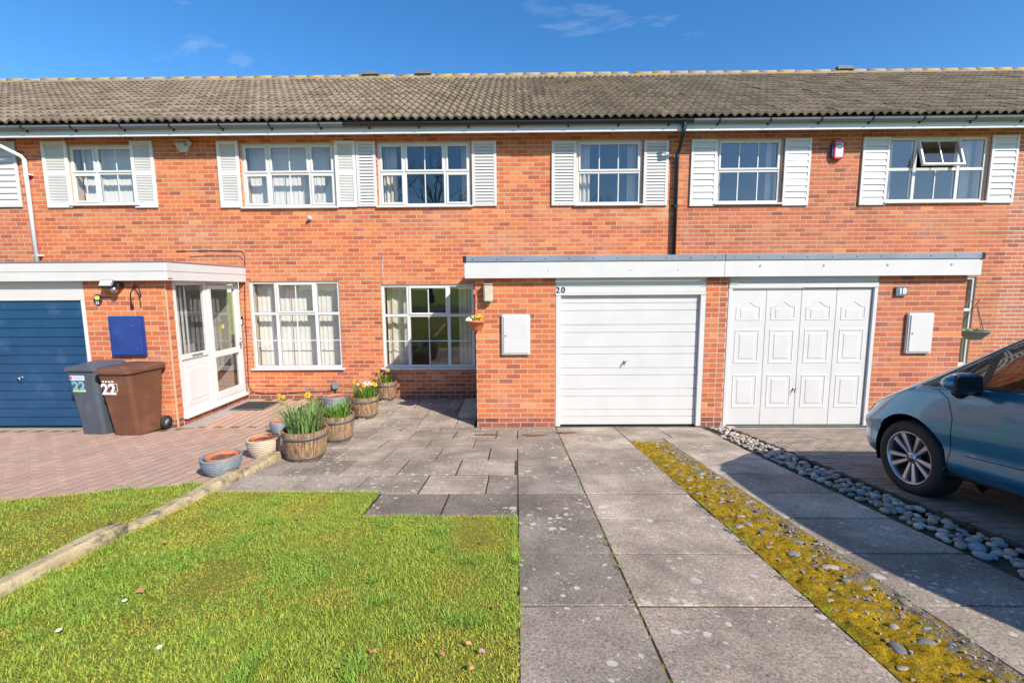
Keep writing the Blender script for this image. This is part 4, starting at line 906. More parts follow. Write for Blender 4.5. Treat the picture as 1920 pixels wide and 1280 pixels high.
# ------------------------------------------------------------------ fittings on the walls
def wp(u, v, Y=YM): return hit_y(u, v, Y)
def meter_box(u0, u1, v0, v1, mat, label, knobs):
    a, b = wp(u0, v1, YG), wp(u1, v0, YG); x0, x1, z0, z1 = a.x, b.x, a.z, b.z; t_ = thing('meter_box', label, 'meter box', ((x0+x1)/2, YG, z0))
    m = MB(); m.box(x0, x1, YG-.05, YG-.002, z0, z1); m.build('case', mat, t_, bevel=.012, seg=2)
    m = MB(); m.box(x0+.03, x1-.03, YG-.062, YG-.0505, z0+.03, z1-.03); d = m.build('door', mat, t_, bevel=.004)
    for fx, fz in knobs: m = MB(); m.lathe([(0, .006), (.012, .005), (.013, 0)], (x0+(x1-x0)*fx, YG-.062, z0+(z1-z0)*fz), 10, Matrix.Rotation(R(90), 4, 'X')); m.build('lock', 'steel', d)
meter_box(941, 994, 589, 665, 'white_paint', 'white meter box on the brick pier beside the ribbed garage door', [(.14, .48)])
meter_box(1692, 1748, 586, 662, 'white_paint', 'white meter box below the slate number plaque', [(.17, .5)])
meter_box(214, 271, 592, 668, 'blue_box', 'blue painted meter box above the wheelie bins', [(.72, .76), (.80, .20)])
# bulkhead lamp
p = wp(916, 549, YG); t_ = thing('wall_lamp', 'cream rectangular wall lamp on the pier beside number 20', 'lamp', (p.x, YG, p.z))
m = MB(); m.box(p.x-.055, p.x+.055, YG-.03, YG-.002, p.z-.12, p.z+.12); m.build('backplate', 'cream_lamp', t_, bevel=.006)
m = MB(); m.box(p.x-.066, p.x+.066, YG-.13, YG-.031, p.z-.13, p.z+.12); m.build('diffuser', 'cream_lamp', t_, bevel=.018, seg=2)
m = MB(); m.box(p.x-.069, p.x+.069, YG-.132, YG-.028, p.z+.1205, p.z+.132); m.build('cap', 'cream_lamp', t_, bevel=.004)
# slate number plaque 18
p = wp(1687.5, 546, YG); t_ = thing('number_plaque', 'small slate plaque with white number 18 on red brick', 'plaque', (p.x, YG, p.z))
m = MB(); m.box(p.x-.083, p.x+.083, YG-.032, YG-.012, p.z-.068, p.z+.068); m.build('plate', 'slate_plaque', t_, bevel=.003)
m = MB(); m.box(p.x-.05, p.x+.05, YG-.0115, YG-.001, p.z-.03, p.z+.03); m.build('spacer', 'lead', t_)
text('18', .115, 'label_white', t_, face_front(p.x+.012, YG-.033, p.z), 'number', .001, .003)
m = MB()
for s in (-1, 1): m.lathe([(0, .004), (.006, .003), (.007, 0)], (p.x+s*.072, YG-.032, p.z), 8, Matrix.Rotation(R(90), 4, 'X'))
m.build('screw', 'steel', t_)
# oval plaque 22
p = wp(184, 562, YG); t_ = thing('oval_plaque', 'small black oval plaque with yellow and green flower on orange brick', 'plaque', (p.x, YG, p.z))
el = Matrix.Rotation(R(90), 4, 'X') @ Matrix.Diagonal((.062, .085, 1, 1)); m = MB(); m.lathe([(0, .016), (.85, .016), (1, .010), (1, .001)], (p.x, YG, p.z), 24, el); m.build('plate', 'ink', t_)
m = MB(); m.lathe([(0, .0185), (.62, .0185), (.66, .0165)], (p.x, YG, p.z+.03), 16, Matrix.Rotation(R(90), 4, 'X') @ Matrix.Diagonal((.06, .05, 1, 1))); m.build('flower_picture', 'label_green', t_)
m = MB(); m.lathe([(0, .0195), (.02, .0195), (.022, .018)], (p.x, YG, p.z+.042), 10, Matrix.Rotation(R(90), 4, 'X')); m.build('flower_head', 'yellow_petal', t_)
text('22', .055, 'label_white', t_, face_front(p.x, YG-.0175, p.z-.045), 'number', .001, .001)
# floodlight
p = wp(216, 534, YG); t_ = thing('floodlight', 'small black floodlight with sensor above the blue meter box', 'floodlight', (p.x, YG, p.z))
m = MB(); m.box(p.x-.10, p.x+.10, -.03, .03, -.055, .055, Matrix.Translation((0, YG-.13, p.z+.01)) @ Matrix.Rotation(R(-28), 4, 'X')); m.build('lamp_head', 'black_plastic', t_, bevel=.008)
m = MB(); m.box(p.x-.085, p.x+.085, -.035, -.031, -.042, .042, Matrix.Translation((0, YG-.13, p.z+.01)) @ Matrix.Rotation(R(-28), 4, 'X')); m.build('lens', 'lamp_clear', t_)
m = MB(); m.box(p.x+.03, p.x+.13, YG-.10, YG-.002, p.z-.05, p.z+.02); m.build('bracket', 'iron', t_, bevel=.006)
m = MB(); m.lathe([(0, -.06), (.03, -.05), (.042, -.02), (.042, .02), (.02, .03)], (p.x+.07, YG-.11, p.z-.06), 14); m.build('sensor', 'chrome', t_, True)
# wrought iron bracket
p = wp(249, 575, YG); q = wp(279, 556, YG); t_ = wp(262, 537, YG); m = MB()
m.tube([(p.x, YG-.02, p.z), (p.x+.02, YG-.05, p.z+.10), (p.x+.07, YG-.10, p.z+.20), (p.x+.15, YG-.14, p.z+.26)], .008, 8)
m.tube([(t_.x-.10, YG-.01, t_.z-.04), (t_.x-.04, YG-.05, t_.z+.02), (t_.x+.05, YG-.10, t_.z+.01), (t_.x+.11, YG-.14, t_.z-.06), (t_.x+.13, YG-.16, t_.z-.16)], .009, 8); m.box(p.x-.018, p.x+.018, YG-.025, YG-.002, p.z-.03, p.z+.03)
tag(m.build('iron_bracket', 'iron', None, True), 'curved black iron hanging bracket on the orange brick pier', 'bracket')
# alarm boxes
p = wp(345, 276); t_ = thing('alarm_box', 'cream pentagonal alarm box lettered INTERCEPT under the eaves', 'alarm box', (p.x, YM, p.z))
pent = [(-.165,.085),(-.145,.125),(.10,.125),(.165,.075),(.155,.035),(.045,-.15),(-.01,-.15)]
m = MB(); m.prism(pent, lambda a, b, d: (p.x+a, YM-d, p.z+b), .002, .06); m.build('case', 'cream_lamp', t_, bevel=.006)
text('INTERCEPT', .05, 'ink', t_, face_front(p.x-.02, YM-.0605, p.z+.075), 'lettering', .0006, .001)
m = MB(); m.prism([(-.045,-.115),(.075,-.10),(.045,-.148),(-.008,-.148)], lambda a, b, d: (p.x+a, YM-d, p.z+b), .0605, .0625); m.build('red_panel', 'ink_red', t_)
m = MB()
for k in range(5): m.box(p.x+.06, p.x+.13, YM-.0615, YM-.0603, p.z-.02+k*.014, p.z-.014+k*.014, Matrix.Translation((p.x+.06, 0, p.z)) @ Matrix.Rotation(R(-38), 4, 'Y') @ Matrix.Translation((-p.x-.06, 0, -p.z)))
m.build('small_print', 'ink', t_)
p = wp(1568, 282); t_ = thing('alarm_box', 'red alarm box with white ARC label on the red brick', 'alarm box', (p.x, YM, p.z))
m = MB(); m.prism([(-.09,.14),(-.07,.165),(.09,.165),(.105,.14),(.10,-.13),(.07,-.175),(-.06,-.175),(-.09,-.14)], lambda a, b, d: (p.x+a, YM-d, p.z+b), .012, .07); m.build('case', 'red_plastic', t_, bevel=.012, seg=2)
m = MB(); m.box(p.x-.115, p.x-.0905, YM-.06, YM-.002, p.z-.13, p.z+.10); m.build('side_lens', 'blue_plastic', t_, bevel=.006)
m = MB(); m.box(p.x-.055, p.x+.07, YM-.0725, YM-.0702, p.z-.13, p.z+.115); m.build('label_plate', 'label_white', t_)
text('ARC', .075, 'ink', t_, face_front(p.x+.008, YM-.0735, p.z+.08), 'lettering', .0006, .001)
m = MB(); m.box(p.x-.04, p.x+.055, YM-.0735, YM-.0727, p.z+.005, p.z+.03); m.box(p.x-.04, p.x+.05, YM-.0735, YM-.0727, p.z-.06, p.z-.05); m.box(p.x-.04, p.x+.05, YM-.0735, YM-.0727, p.z-.09, p.z-.08); m.build('small_print', 'lead', t_)
# camera, bell, socket box, cables
p = wp(583, 411); t_ = thing('security_camera', 'tiny white wall camera below the blinds window', 'camera', (p.x, YM, p.z)); m = MB()
m.lathe([(0, .07), (.026, .066), (.03, .03), (.03, .0)], (p.x, YM-.03, p.z), 14, Matrix.Rotation(R(65), 4, 'X')); m.build('body', 'upvc', t_, True); m = MB(); m.box(p.x-.02, p.x+.02, YM-.03, YM-.002, p.z-.01, p.z+.03); m.build('bracket', 'upvc', t_)
p = wp(453.5, 601); t_ = thing('doorbell', 'small black and silver doorbell beside the glazed porch door', 'doorbell', (p.x, YM, p.z)); m = MB(); m.box(p.x-.03, p.x+.03, YM-.025, YM-.002, p.z-.075, p.z+.075); m.build('case', 'black_plastic', t_, bevel=.006)
m = MB(); m.box(p.x-.018, p.x+.02, YM-.028, YM-.0255, p.z-.065, p.z+.02); m.build('button_plate', 'label_white', t_, bevel=.002)
p = wp(630, 722); t_ = thing('outdoor_socket', 'grey weatherproof socket box low on the wall behind the pots', 'socket', (p.x, YM, p.z)); m = MB(); m.box(p.x-.055, p.x+.055, YM-.07, YM-.002, p.z-.065, p.z+.065); m.build('case', 'drip_trim', t_, bevel=.012, seg=2)
m = MB(); m.tube([(p.x, YM-.04, p.z-.066), (p.x, YM-.04, p.z-.16), (p.x+.01, YM-.05, .01)], .009, 8); m.build('conduit', 'black_plastic', t_)
def cable(pts, r, mat, label, n=3):
    P_ = [wp(u, v, YM-.008) for u, v in pts]; m = MB(); m.tube(P_, r, 6); return tag(m.build('cable', mat, None, True), label, 'cable')
cable([(331,471),(395,470),(452,471),(457,474),(459,482),(458,520),(460,600),(463,650),(466,722),(472,733),(490,738),(530,738),(570,734),(622,733)], .006, 'black_plastic', 'long black cable running round the window to the socket box')
cable([(356,481),(380,480),(450,480),(455,486)], .004, 'black_plastic', 'short thin black cable above the porch roof')
cable([(724,463),(718,474),(717,500),(716,528)], .004, 'white_pipe', 'thin white cable dropping to the ground floor window')
cable([(478,722),(520,724),(640,724),(720,727)], .003, 'black_plastic', 'thin wire along the brick below the window sill')

# ------------------------------------------------------------------ flowers in pots
def blade(m, base, a, h, w, lean, curl=.3):
    d = Vector((math.cos(a), math.sin(a), 0)); s = Vector((-math.sin(a), math.cos(a), 0)); pts = []
    for k in range(5):
        f = k/4; pts.append((base+d*(lean*h*f**1.8)+Vector((0, 0, h*(f-curl*lean*f**3))), w*(1-.25*f if k < 4 else .15)))
    vs = [];
    for p, ww in pts: vs += [p-s*ww, p+s*ww]
    m.add(vs, [(2*k, 2*k+1, 2*k+3, 2*k+2) for k in range(4)])
def daffodil(m_st, th, base, a, h, lean, size=.035, mats=('yellow_petal', 'orange_petal')):
    d = Vector((math.cos(a), math.sin(a), 0)); top = base+d*lean*h+Vector((0, 0, h)); m_st.tube([base, base+d*lean*h*.4+Vector((0, 0, h*.55)), top], .003, 5)
    face = Vector((.35*math.cos(a), -.8, .25)).normalized(); q = face.to_track_quat('Z', 'Y').to_matrix().to_4x4(); q.translation = top
    m = MB()
    for k in range(6):
        r = q @ Matrix.Rotation(k*math.pi/3, 4, 'Z'); m.add([r @ Vector(v) for v in ((.004,0,0), (size*.55,-size*.36,.006), (size*1.1,0,.0), (size*.55,size*.36,.006))], [(0,1,2,3)])
    fl = m.build('flower', mats[0], th); m = MB(); m.lathe([(size*.16, 0), (size*.26, size*.45), (size*.38, size*.62)], (0, 0, 0), 10, None); m.v = [tuple(q @ Vector(v)) for v in m.v]; m.build('trumpet', mats[1], fl, True)
def clump(c, r, n, h, label, mat='leaf', flowers=(), name='daffodil_plant', white=0, short=0):
    th = thing(name, label, 'plant', tuple(c)); m = MB(); c = Vector(c)
    for k in range(n):
        a = random.uniform(0, 6.283); rr = r*math.sqrt(random.random()); blade(m, c+Vector((math.cos(a)*rr, math.sin(a)*rr, 0)), a+random.gauss(0, .6), h*random.uniform(.55, 1.05), random.uniform(.005, .009), random.uniform(.05, .75), random.uniform(.1, .6))
    m.build('leaves', mat, th, True); ms = MB()
    for (dx, dy, hh) in flowers: daffodil(ms, th, c+Vector((dx*.4, dy*.4, 0)), math.atan2(dy, dx), hh, min(.5, math.hypot(dx, dy)/hh))
    if ms.v: ms.build('stems', 'leaf', th)
    if white:
        for k in range(white):
            a = random.uniform(0, 6.283); rr = r*random.random(); m = MB(); m.lathe([(0, .012), (.022, .008), (.026, -.004)], tuple(c+Vector((math.cos(a)*rr, math.sin(a)*rr, h*random.uniform(.75, 1.05)))), 7); m.build('flower', 'white_petal' if k % 4 else 'pink_petal', th)
    return th
def soil_disc(par, c, r, z, mat='soil'):
    m = MB(); vs = [(c[0], c[1], z+.012)]; n = 20
    for j in (1, 2, 3):
        for k in range(n):
            a = 6.283*k/n; rr = r*j/3; vs.append((c[0]+rr*math.cos(a), c[1]+rr*math.sin(a), z+random.uniform(-.006, .012)))
    m.add(vs, [(0, 1+k, 1+(k+1) % n) for k in range(n)]+[(1+(j-1)*n+k, 1+j*n+k, 1+j*n+(k+1) % n, 1+(j-1)*n+(k+1) % n) for j in (1, 2) for k in range(n)]); return m.build('soil', mat, par, True, recalc=False)
def gpt(u, v):
    d = ray(u, v); tt = (YG*SLOPE-CAM_H)/(d.z+d.y*SLOPE); p = Vector((0, 0, CAM_H))+d*tt
    if p.y > YG: p = Vector((0, 0, CAM_H))+d*(-CAM_H/d.z)
    return p
def barrel(u, v, wpx, hpx, label, rt=None):
    """u,v: front foot pixel, width and height in pixels at the rim"""
    p = gpt(u, v); sc = px_of(p)[2]; r1 = wpx*sc/F_PX/2; hgt = hpx*sc/F_PX*1.0; r0 = r1*.80; c = Vector((p.x, p.y+r0*.9, gz(p.y+r0*.9)))
    t_ = thing('half_barrel', label, 'planter', tuple(c), 'half barrel planters on the patio'); n = 16; lift = .025
    for k in range(n):
        a0, a1 = 6.2832*(k+.03)/n, 6.2832*(k+.97)/n; m = MB(); vs = []; tb = random.uniform(-.006, .006)
        zs = [lift, lift+(hgt-lift)*.33, lift+(hgt-lift)*.66, hgt+tb]
        for q, z in enumerate(zs):
            f = q/3; ro = r0+(r1-r0)*(f+.12*math.sin(math.pi*f)); 
            for rr in (ro, ro-.022):
                for a in (a0, (a0+a1)/2, a1): vs.append((c.x+rr*math.cos(a), c.y+rr*math.sin(a), c.z+z))
        fs = []
        for q in range(3):
            b0, b1 = q*6, q*6+6
            fs += [(b0, b0+1, b1+1, b1), (b0+1, b0+2, b1+2, b1+1), (b0+3, b1+3, b1+4, b0+4), (b0+4, b1+4, b1+5, b0+5), (b0, b1, b1+3, b0+3), (b0+2, b0+5, b1+5, b1+2)]
        fs += [(18, 19, 22, 21), (19, 20, 23, 22)]; m.add(vs, fs); m.build('stave', 'barrel_wood', t_)
    for f in (.05, .74):
        z = lift+(hgt-lift)*f; ro = r0+(r1-r0)*(f+.12*math.sin(math.pi*f))+.003; ro2 = r0+(r1-r0)*(f+.1+.12*math.sin(math.pi*(f+.1)))+.003; m = MB(); m.lathe([(ro-.004, z), (ro+.003, z), (ro2+.003, z+.032), (ro2-.004, z+.032)], tuple(c), 32); m.build('hoop', 'hoop', t_, True)
    for k in range(3):
        a = 2.1*k+.4; m = MB(); m.box(c.x+math.cos(a)*r0*.7-.05, c.x+math.cos(a)*r0*.7+.05, c.y+math.sin(a)*r0*.7-.04, c.y+math.sin(a)*r0*.7+.04, c.z-.012, c.z+lift+.006); m.build('foot', 'kerb_stone', t_)
    soil_disc(t_, c, r1*.90, c.z+hgt-.045); return Vector((c.x, c.y, c.z+hgt-.045)), r1*.85, hgt
def ribpot(u, v, wpx, hpx, mat, label, inner=True):
    p = gpt(u, v); sc = px_of(p)[2]; r1 = wpx*sc/F_PX/2; hgt = hpx*sc/F_PX; r0 = r1*.62; c = Vector((p.x, p.y+r0*.9, gz(p.y+r0*.9)))
    t_ = thing('ribbed_pot', label, 'pot', tuple(c), 'round ribbed pots'); prof = [(0, .0), (r0, 0)]; nrb = 9
    for k in range(nrb*6+1):
        f = k/(nrb*6); r = r0+(r1-r0)*math.sin(f*math.pi/2)**.9; prof.append((r+.006*abs(math.sin(f*nrb*math.pi)), .004+(hgt-.03)*f))
    prof += [(r1+.010, hgt-.018), (r1+.006, hgt), (r1-.012, hgt+.002), (r1-.022, hgt-.012), (r1-.026, hgt-.08)]
    m = MB(); m.lathe(prof, tuple(c), 40); m.build('pot_wall', mat, t_, True)
    if inner:
        m = MB(); m.lathe([(r1*.62, hgt-.12), (r1*.80, hgt-.012), (r1*.84, hgt+.004), (r1*.76, hgt+.006), (r1*.70, hgt-.035)], tuple(c+Vector((r1*.05, .0, 0))), 32); m.build('inner_pot', 'terracotta', t_, True)
    soil_disc(t_, c+Vector((r1*.05, 0, 0)), r1*.72, c.z+hgt-.03, 'mulch'); soil_disc(t_, c, r1*.93, c.z+hgt-.09); return c, r1, hgt
ribpot(405, 894, 68, 37, 'pot_grey', 'wide grey ribbed pot with terracotta inner pot by the edging stones'); ribpot(487, 859, 57, 37, 'pot_cream', 'cream ribbed pot between the edging stone and oak barrel'); ribpot(519, 812, 30, 22, 'pot_grey', 'small grey ribbed pot tucked behind the daffodil barrel'); ribpot(626, 776, 44, 32, 'pot_grey', 'grey ribbed pot standing at the mulch bed below the window')
c, r, h = barrel(561, 866, 84, 60, 'pale oak half barrel with tall daffodil leaves'); clump(c, r*.85, 190, .38, 'tall grey green daffodil leaves in the front barrel', 'leaf_grey', [(.05, -.02, .43), (-.22, .03, .40)])
c, r, h = barrel(626, 830, 63, 52, 'brown half barrel with short green shoots on stone feet'); clump(c, r*.85, 130, .22, 'short green daffodil shoots with tall leaves at one side'); clump(c+Vector((r*.6, .02, 0)), r*.25, 16, .34, 'tall leaning leaves at the rim of the brown barrel', 'leaf_grey')
c, r, h = barrel(680, 786, 52, 41, 'half barrel with yellow daffodils and white blossom'); clump(c, r*.85, 140, .27, 'yellow daffodils and white narcissus in the third barrel', 'leaf', [(-.10, -.06, .30), (.02, -.08, .24), (.12, -.05, .26), (.15, .03, .22)], white=16)
c, r, h = barrel(722, 752, 40, 36, 'small half barrel raised on blocks beneath the shaded window'); clump(c, r*.8, 70, .27, 'green leaves with small yellow flowers in the barrel under the window', 'leaf', [(.04, -.05, .26), (-.10, 0, .22)], white=3)
# mulch bed and shrubs by the left ground floor window
m = MB(); n = 24; V = []
for j in range(n+1):
    for i in range(n+1):
        x = -3.86+1.16*i/n; y = 7.48+(YM-.01-7.48)*j/n; e = min(i, n-i, j)/n; V.append((x+.05*noise.noise(Vector((y*4, 1, 1))), y, -.015+min(.06, e*.5)*(1+.8*noise.noise(Vector((x*6, y*6, 2))))+.012*noise.noise(Vector((x*40, y*40, 1)))))
m.add(V, [(j*(n+1)+i, j*(n+1)+i+1, (j+1)*(n+1)+i+1, (j+1)*(n+1)+i) for j in range(n) for i in range(n)]); struct(m.build('mulch_bed', 'mulch', None, True, recalc=False))
m = MB()
for k in range(260): x, y = random.uniform(-3.8, -2.75), random.uniform(7.55, YM-.04); s = random.uniform(.01, .028); m.box(-s, s, -s*.6, s*.6, -.005, .006, Matrix.Translation((x, y, .05+random.uniform(-.01, .02))) @ Matrix.Rotation(random.uniform(0, 3), 4, 'Z') @ Matrix.Rotation(random.gauss(0, .5), 4, 'X'))
o = m.build('bark_chips', 'mulch'); o['kind'] = 'stuff'; o['label'] = 'brown bark chips on the bed below the window'; o['category'] = 'mulch'
clump((-3.55, 7.75, .03), .12, 26, .16, 'small dark heather like plant at the edge of the mulch bed', 'leaf_grey', name='bedding_plant')
clump((-4.28, 8.05, .0), .05, 9, .10, 'tiny weed by the porch door mat with one yellow flower', 'leaf', [(.02, 0, .16)], name='daffodil_plant')
p0, p1 = gpt(430, 760), gpt(492, 745); m = MB(); m.box(-5.05, -4.45, 7.72, 8.28, .002, .02); mt_ = m.build('doormat', 'mat_grey', None, bevel=.006); tag(mt_, 'ribbed grey doormat in front of the glazed porch door', 'doormat')
m = MB()
for k in range(14): m.box(-5.03+k*.042, -5.01+k*.042, 7.75, 8.25, .0205, .026)
m.build('mat_rib', 'rubber', mt_)
m = MB(); q = gpt(878, 765); m.box(q.x-.14, q.x+.18, q.y-.25, q.y+.25, .0, .07); tag(m.build('boot_step', 'slate_plaque', None, bevel=.008), 'flat dark grey step lying in the shaded porch recess', 'step')
# ------------------------------------------------------------------ hanging baskets
p = wp(893, 604, YG-.14); t_ = thing('hanging_pot', 'orange pot of yellow and white pansies hung on the garage corner', 'hanging pot', (p.x, p.y, p.z-.1)); cc = Vector((p.x, p.y, p.z))
m = MB(); m.lathe([(0, -.115), (.07, -.115), (.085, -.10), (.112, .0), (.125, .0), (.125, .028), (.112, .03), (.105, .0)], tuple(cc), 24); m.build('pot', 'terracotta', t_, True); soil_disc(t_, cc, .105, cc.z+.005)
m = MB(); c2 = wp(891, 548, YG-.02); m.box(-.635, -.605, YG-.03, YG-.002, c2.z-.03, c2.z+.04); m.tube([(-.62, YG-.03, c2.z+.03), (-.62, YG-.12, c2.z+.02), (p.x, p.y, c2.z-.03)], .008, 6)
for k in range(3): a = 2.09*k+.5; m.tube([(p.x, p.y, c2.z-.03), (p.x+.118*math.cos(a), p.y+.118*math.sin(a), cc.z+.02)], .003, 5)
m.build('hanger', 'terracotta', t_)
th = thing('pansy_plant', 'yellow and white pansies growing in the orange hanging pot', 'plant', tuple(cc)); m = MB()
for k in range(120):
    a = random.uniform(0, 6.28); rr = .125*math.sqrt(random.random()); c3 = cc+Vector((math.cos(a)*rr, math.sin(a)*rr, .02+random.uniform(0, .06))); s = random.uniform(.012, .022); q = Matrix.Translation(c3) @ Matrix.Rotation(a, 4, 'Z') @ Matrix.Rotation(random.uniform(-.2, 1), 4, 'Y'); m.add([q @ Vector(v) for v in ((-s,0,0),(0,-s*.6,.003),(s,0,0),(0,s*.6,.003))], [(0,1,2,3)])
m.build('leaves', 'leaf', th)
for k, (dx, dz) in enumerate(((-.10,.06),(-.07,.035),(-.04,.085),(0,.095),(.03,.08),(.06,.10),(.10,.085),(.02,.05),(-.12,.045),(.085,.05))):
    col = 'white_petal' if dx < -.055 else ('yellow_petal' if k % 3 else 'orange_petal'); m = MB(); q = Matrix.Translation(cc+Vector((dx, -.07-.03*random.random(), dz))) @ Matrix.Rotation(R(70), 4, 'X')
    for j in range(5): r_ = q @ Matrix.Rotation(j*1.2566, 4, 'Z'); m.add([r_ @ Vector(v) for v in ((0,0,0),(.014,-.011,.003),(.026,0,0),(.014,.011,.003))], [(0,1,2,3)])
    m.build('flower', col, th)
p = wp(1825, 627, YG+.12); t_ = thing('hanging_basket', 'grey bowl shaped hanging basket at the right garage corner', 'hanging basket', tuple(p)); cc = p.copy()
m = MB(); m.lathe([(0, -.075), (.085, -.072), (.10, -.06), (.185, .045), (.20, .05), (.20, .062), (.18, .062), (.17, .04)], tuple(cc), 28); m.build('bowl', 'pot_grey', t_, True); soil_disc(t_, cc, .17, cc.z+.035)
hk = wp(1829, 565, YG+.12); m = MB(); m.tube([(6.535, YG+.12, cc.z+.24), (6.62, YG+.12, hk.z-.02), (hk.x-.02, YG+.12, hk.z+.01), (hk.x+.03, YG+.12, hk.z+.03), (hk.x+.05, YG+.12, hk.z), (hk.x+.02, YG+.12, hk.z-.03)], .008, 7); m.box(6.532, 6.552, YG+.10, YG+.14, cc.z+.20, cc.z+.42); m.build('bracket', 'rust', t_, True)
m = MB()
for k in range(3): a = 2.09*k+.2; m.tube([(hk.x+.02, YG+.12, hk.z-.03), (cc.x+.19*math.cos(a), cc.y+.19*math.sin(a), cc.z+.05)], .004, 5)
m.build('chain', 'iron', t_)
clump(cc+Vector((0, 0, .04)), .10, 30, .07, 'few small green shoots in the grey hanging basket', 'leaf', name='basket_plant')

# ------------------------------------------------------------------ wheelie bins
def rrect(w, d, r, n=4):
    out = []
    for cx, cy, a0 in ((w/2-r, d/2-r, 0), (-w/2+r, d/2-r, 90), (-w/2+r, -d/2+r, 180), (w/2-r, -d/2+r, 270)):
        for k in range(n+1): a = R(a0+90*k/n); out.append((cx+r*math.cos(a), cy+r*math.sin(a)))
    return out
def wheelie(x, y, rz, w, d, h, mat, label, number, nm):
    t_ = thing('wheelie_bin', label, 'wheelie bin', (x, y, gz(y))); z0 = gz(y); base = Matrix.Translation((x, y, z0)) @ Matrix.Rotation(rz, 4, 'Z')
    def loft(name, secs, mat, par=t_, smooth=True, cap=True):
        m = MB(); n = len(secs[0][0]); vs = []
        for pts, z in secs: vs += [base @ Vector((px_, py_, z if not callable(z) else z(px_, py_))) for px_, py_ in pts]
        fs = [(q*n+k, q*n+(k+1) % n, (q+1)*n+(k+1) % n, (q+1)*n+k) for q in range(len(secs)-1) for k in range(n)]
        if cap: fs += [tuple(range(n))[::-1], tuple(range((len(secs)-1)*n, len(secs)*n))]
        m.add(vs, fs); return m.build(name, mat, par, False, bevel=0)
    def sec(f, w_, d_, r_=.05): return [(a, b) for a, b in rrect(w_, d_, r_)]
    s = []
    for z, fw_, fd in ((.012, .80, .70), (.05, .82, .72), (.30, .86, .80), (.31, .868, .806), (h*.60, .93, .90), (h*.605, .945, .91), (h*.86, .985, .965), (h*.87, 1.0, .98), (h*.93, 1.0, .98)):
        s.append(([(a, b+(1-fd)*d*.15) for a, b in rrect(w*fw_*.93, d*fd*.95, .05)], z))
    b = loft('bin_body', s, mat)
    m = MB(); m.box(-.02-w*.09, -w*.09+.0, -d*.5+.055, -d*.5+.075, .02, h*.55, base); m.box(w*.16, w*.16+.012, -d*.5+.06, -d*.5+.075, .02, h*.55, base)
    lid = loft('lid', [([(a, b_) for a, b_ in rrect(w*1.06, d*1.02, .06)], h*.925), ([(a, b_) for a, b_ in rrect(w*1.08, d*1.05, .06)], h*.93), ([(a, b_) for a, b_ in rrect(w*1.08, d*1.05, .06)], lambda px_, py_: h*.965+.02*(py_/d+.5)), ([(a, b_) for a, b_ in rrect(w*1.0, d*.97, .07)], lambda px_, py_: h*.975+.035*(py_/d+.5)), ([(a, b_) for a, b_ in rrect(w*.6, d*.6, .08)], lambda px_, py_: h*.995+.03*(py_/d+.5))], mat)
    m = MB(); m.box(-.05, .07, -d*.36, -d*.24, h*.985, h*1.012, base); m.build('lid_grip', mat, lid, bevel=.01)
    m = MB(); m.tube([base @ Vector(q) for q in ((-w*.38, d*.5, h*.93), (-w*.38, d*.60, h*.96), (w*.38, d*.60, h*.96), (w*.38, d*.5, h*.93))], .014, 8); m.build('handle', mat, t_, True)
    for sx in (-1, 1):
        mt = base @ Matrix.Translation((sx*(w*.47), d*.40, .095)) @ Matrix.Rotation(R(90), 4, 'Y'); m = MB(); m.lathe([(.055, -.024), (.088, -.024), (.095, -.014), (.095, .014), (.088, .024), (.055, .024)], (0, 0, 0), 24); m.v = [tuple(mt @ Vector(v)) for v in m.v]; wh = m.build('wheel', 'rubber', t_, True)
        m = MB(); m.lathe([(0, -.018), (.02, -.018), (.024, -.010), (.054, -.012), (.056, 0), (.054, .012), (.024, .010), (.02, .018), (0, .018)], (0, 0, 0), 20); m.v = [tuple(mt @ Vector(v)) for v in m.v]; m.build('hub', 'drip_trim', wh, True)
    m = MB(); m.tube([base @ Vector((-w*.46, d*.40, .095)), base @ Vector((w*.46, d*.40, .095))], .012, 8); m.build('axle', 'steel', t_)
    # number sticker on the front, which leans out towards the rim
    lean = math.atan((.10*d*.95)/(h*.5)); yf = lambda z: -(d*.95*(.80+(.965-.80)*(z-.30)/(h*.86-.30)))/2+(1-(.80+(.165)*(z-.30)/(h*.86-.30)))*d*.15-.004
    z = h*.70; fm = base @ Matrix.Translation((nm[0], yf(z)-.004, z)) @ Matrix.Rotation(R(90)+.06, 4, 'X')
    if nm[1] == 'grey':
        text('22', .20, 'label_green', t_, fm, 'number', .001, .006); text('22', .20, 'label_blue', t_, fm @ Matrix.Translation((0, .012, .0022)) @ Matrix.Diagonal((1, .80, 1, 1)), 'number', .0006, .004)
        m = MB(); m.box(-.11, .11, -.03, .04, 0, .001, fm @ Matrix.Translation((0, .13, 0))); st = m.build('sticker', 'label_white', t_)
        m = MB()
        for k in range(3): m.box(-.07, .10, -.012+k*.018, -.004+k*.018, .0012, .002, fm @ Matrix.Translation((0, .13, 0)))
        m.build('print', 'label_blue', st); m = MB(); m.box(-.105, -.08, -.02, .035, .0012, .002, fm @ Matrix.Translation((0, .13, 0))); m.build('print', 'ink_red', st)
    else:
        text('22', .21, 'label_white', t_, fm, 'number', .001, .007)
        m = MB()
        for k in range(4): m.box(-.075+k*.045, -.045+k*.045, .105, .125, 0, .001, fm)
        for q in ((.13, .136, -.02, .09), (.06, .13, .084, .09), (.09, .13, -.02, -.014)): m.box(*q, 0, .001, fm)
        m.build('print', 'label_white', t_)
    return t_
wheelie(-6.08, 6.42, R(-4), .46, .50, 1.03, 'bin_grey', 'slim dark grey wheelie bin with blue and green number 22', '22', (-.06, 'grey')); wheelie(-5.53, 6.37, R(-3), .50, .62, 1.0, 'bin_brown', 'brown wheelie bin with white number 22 on its front', '22', (-.10, 'white'))
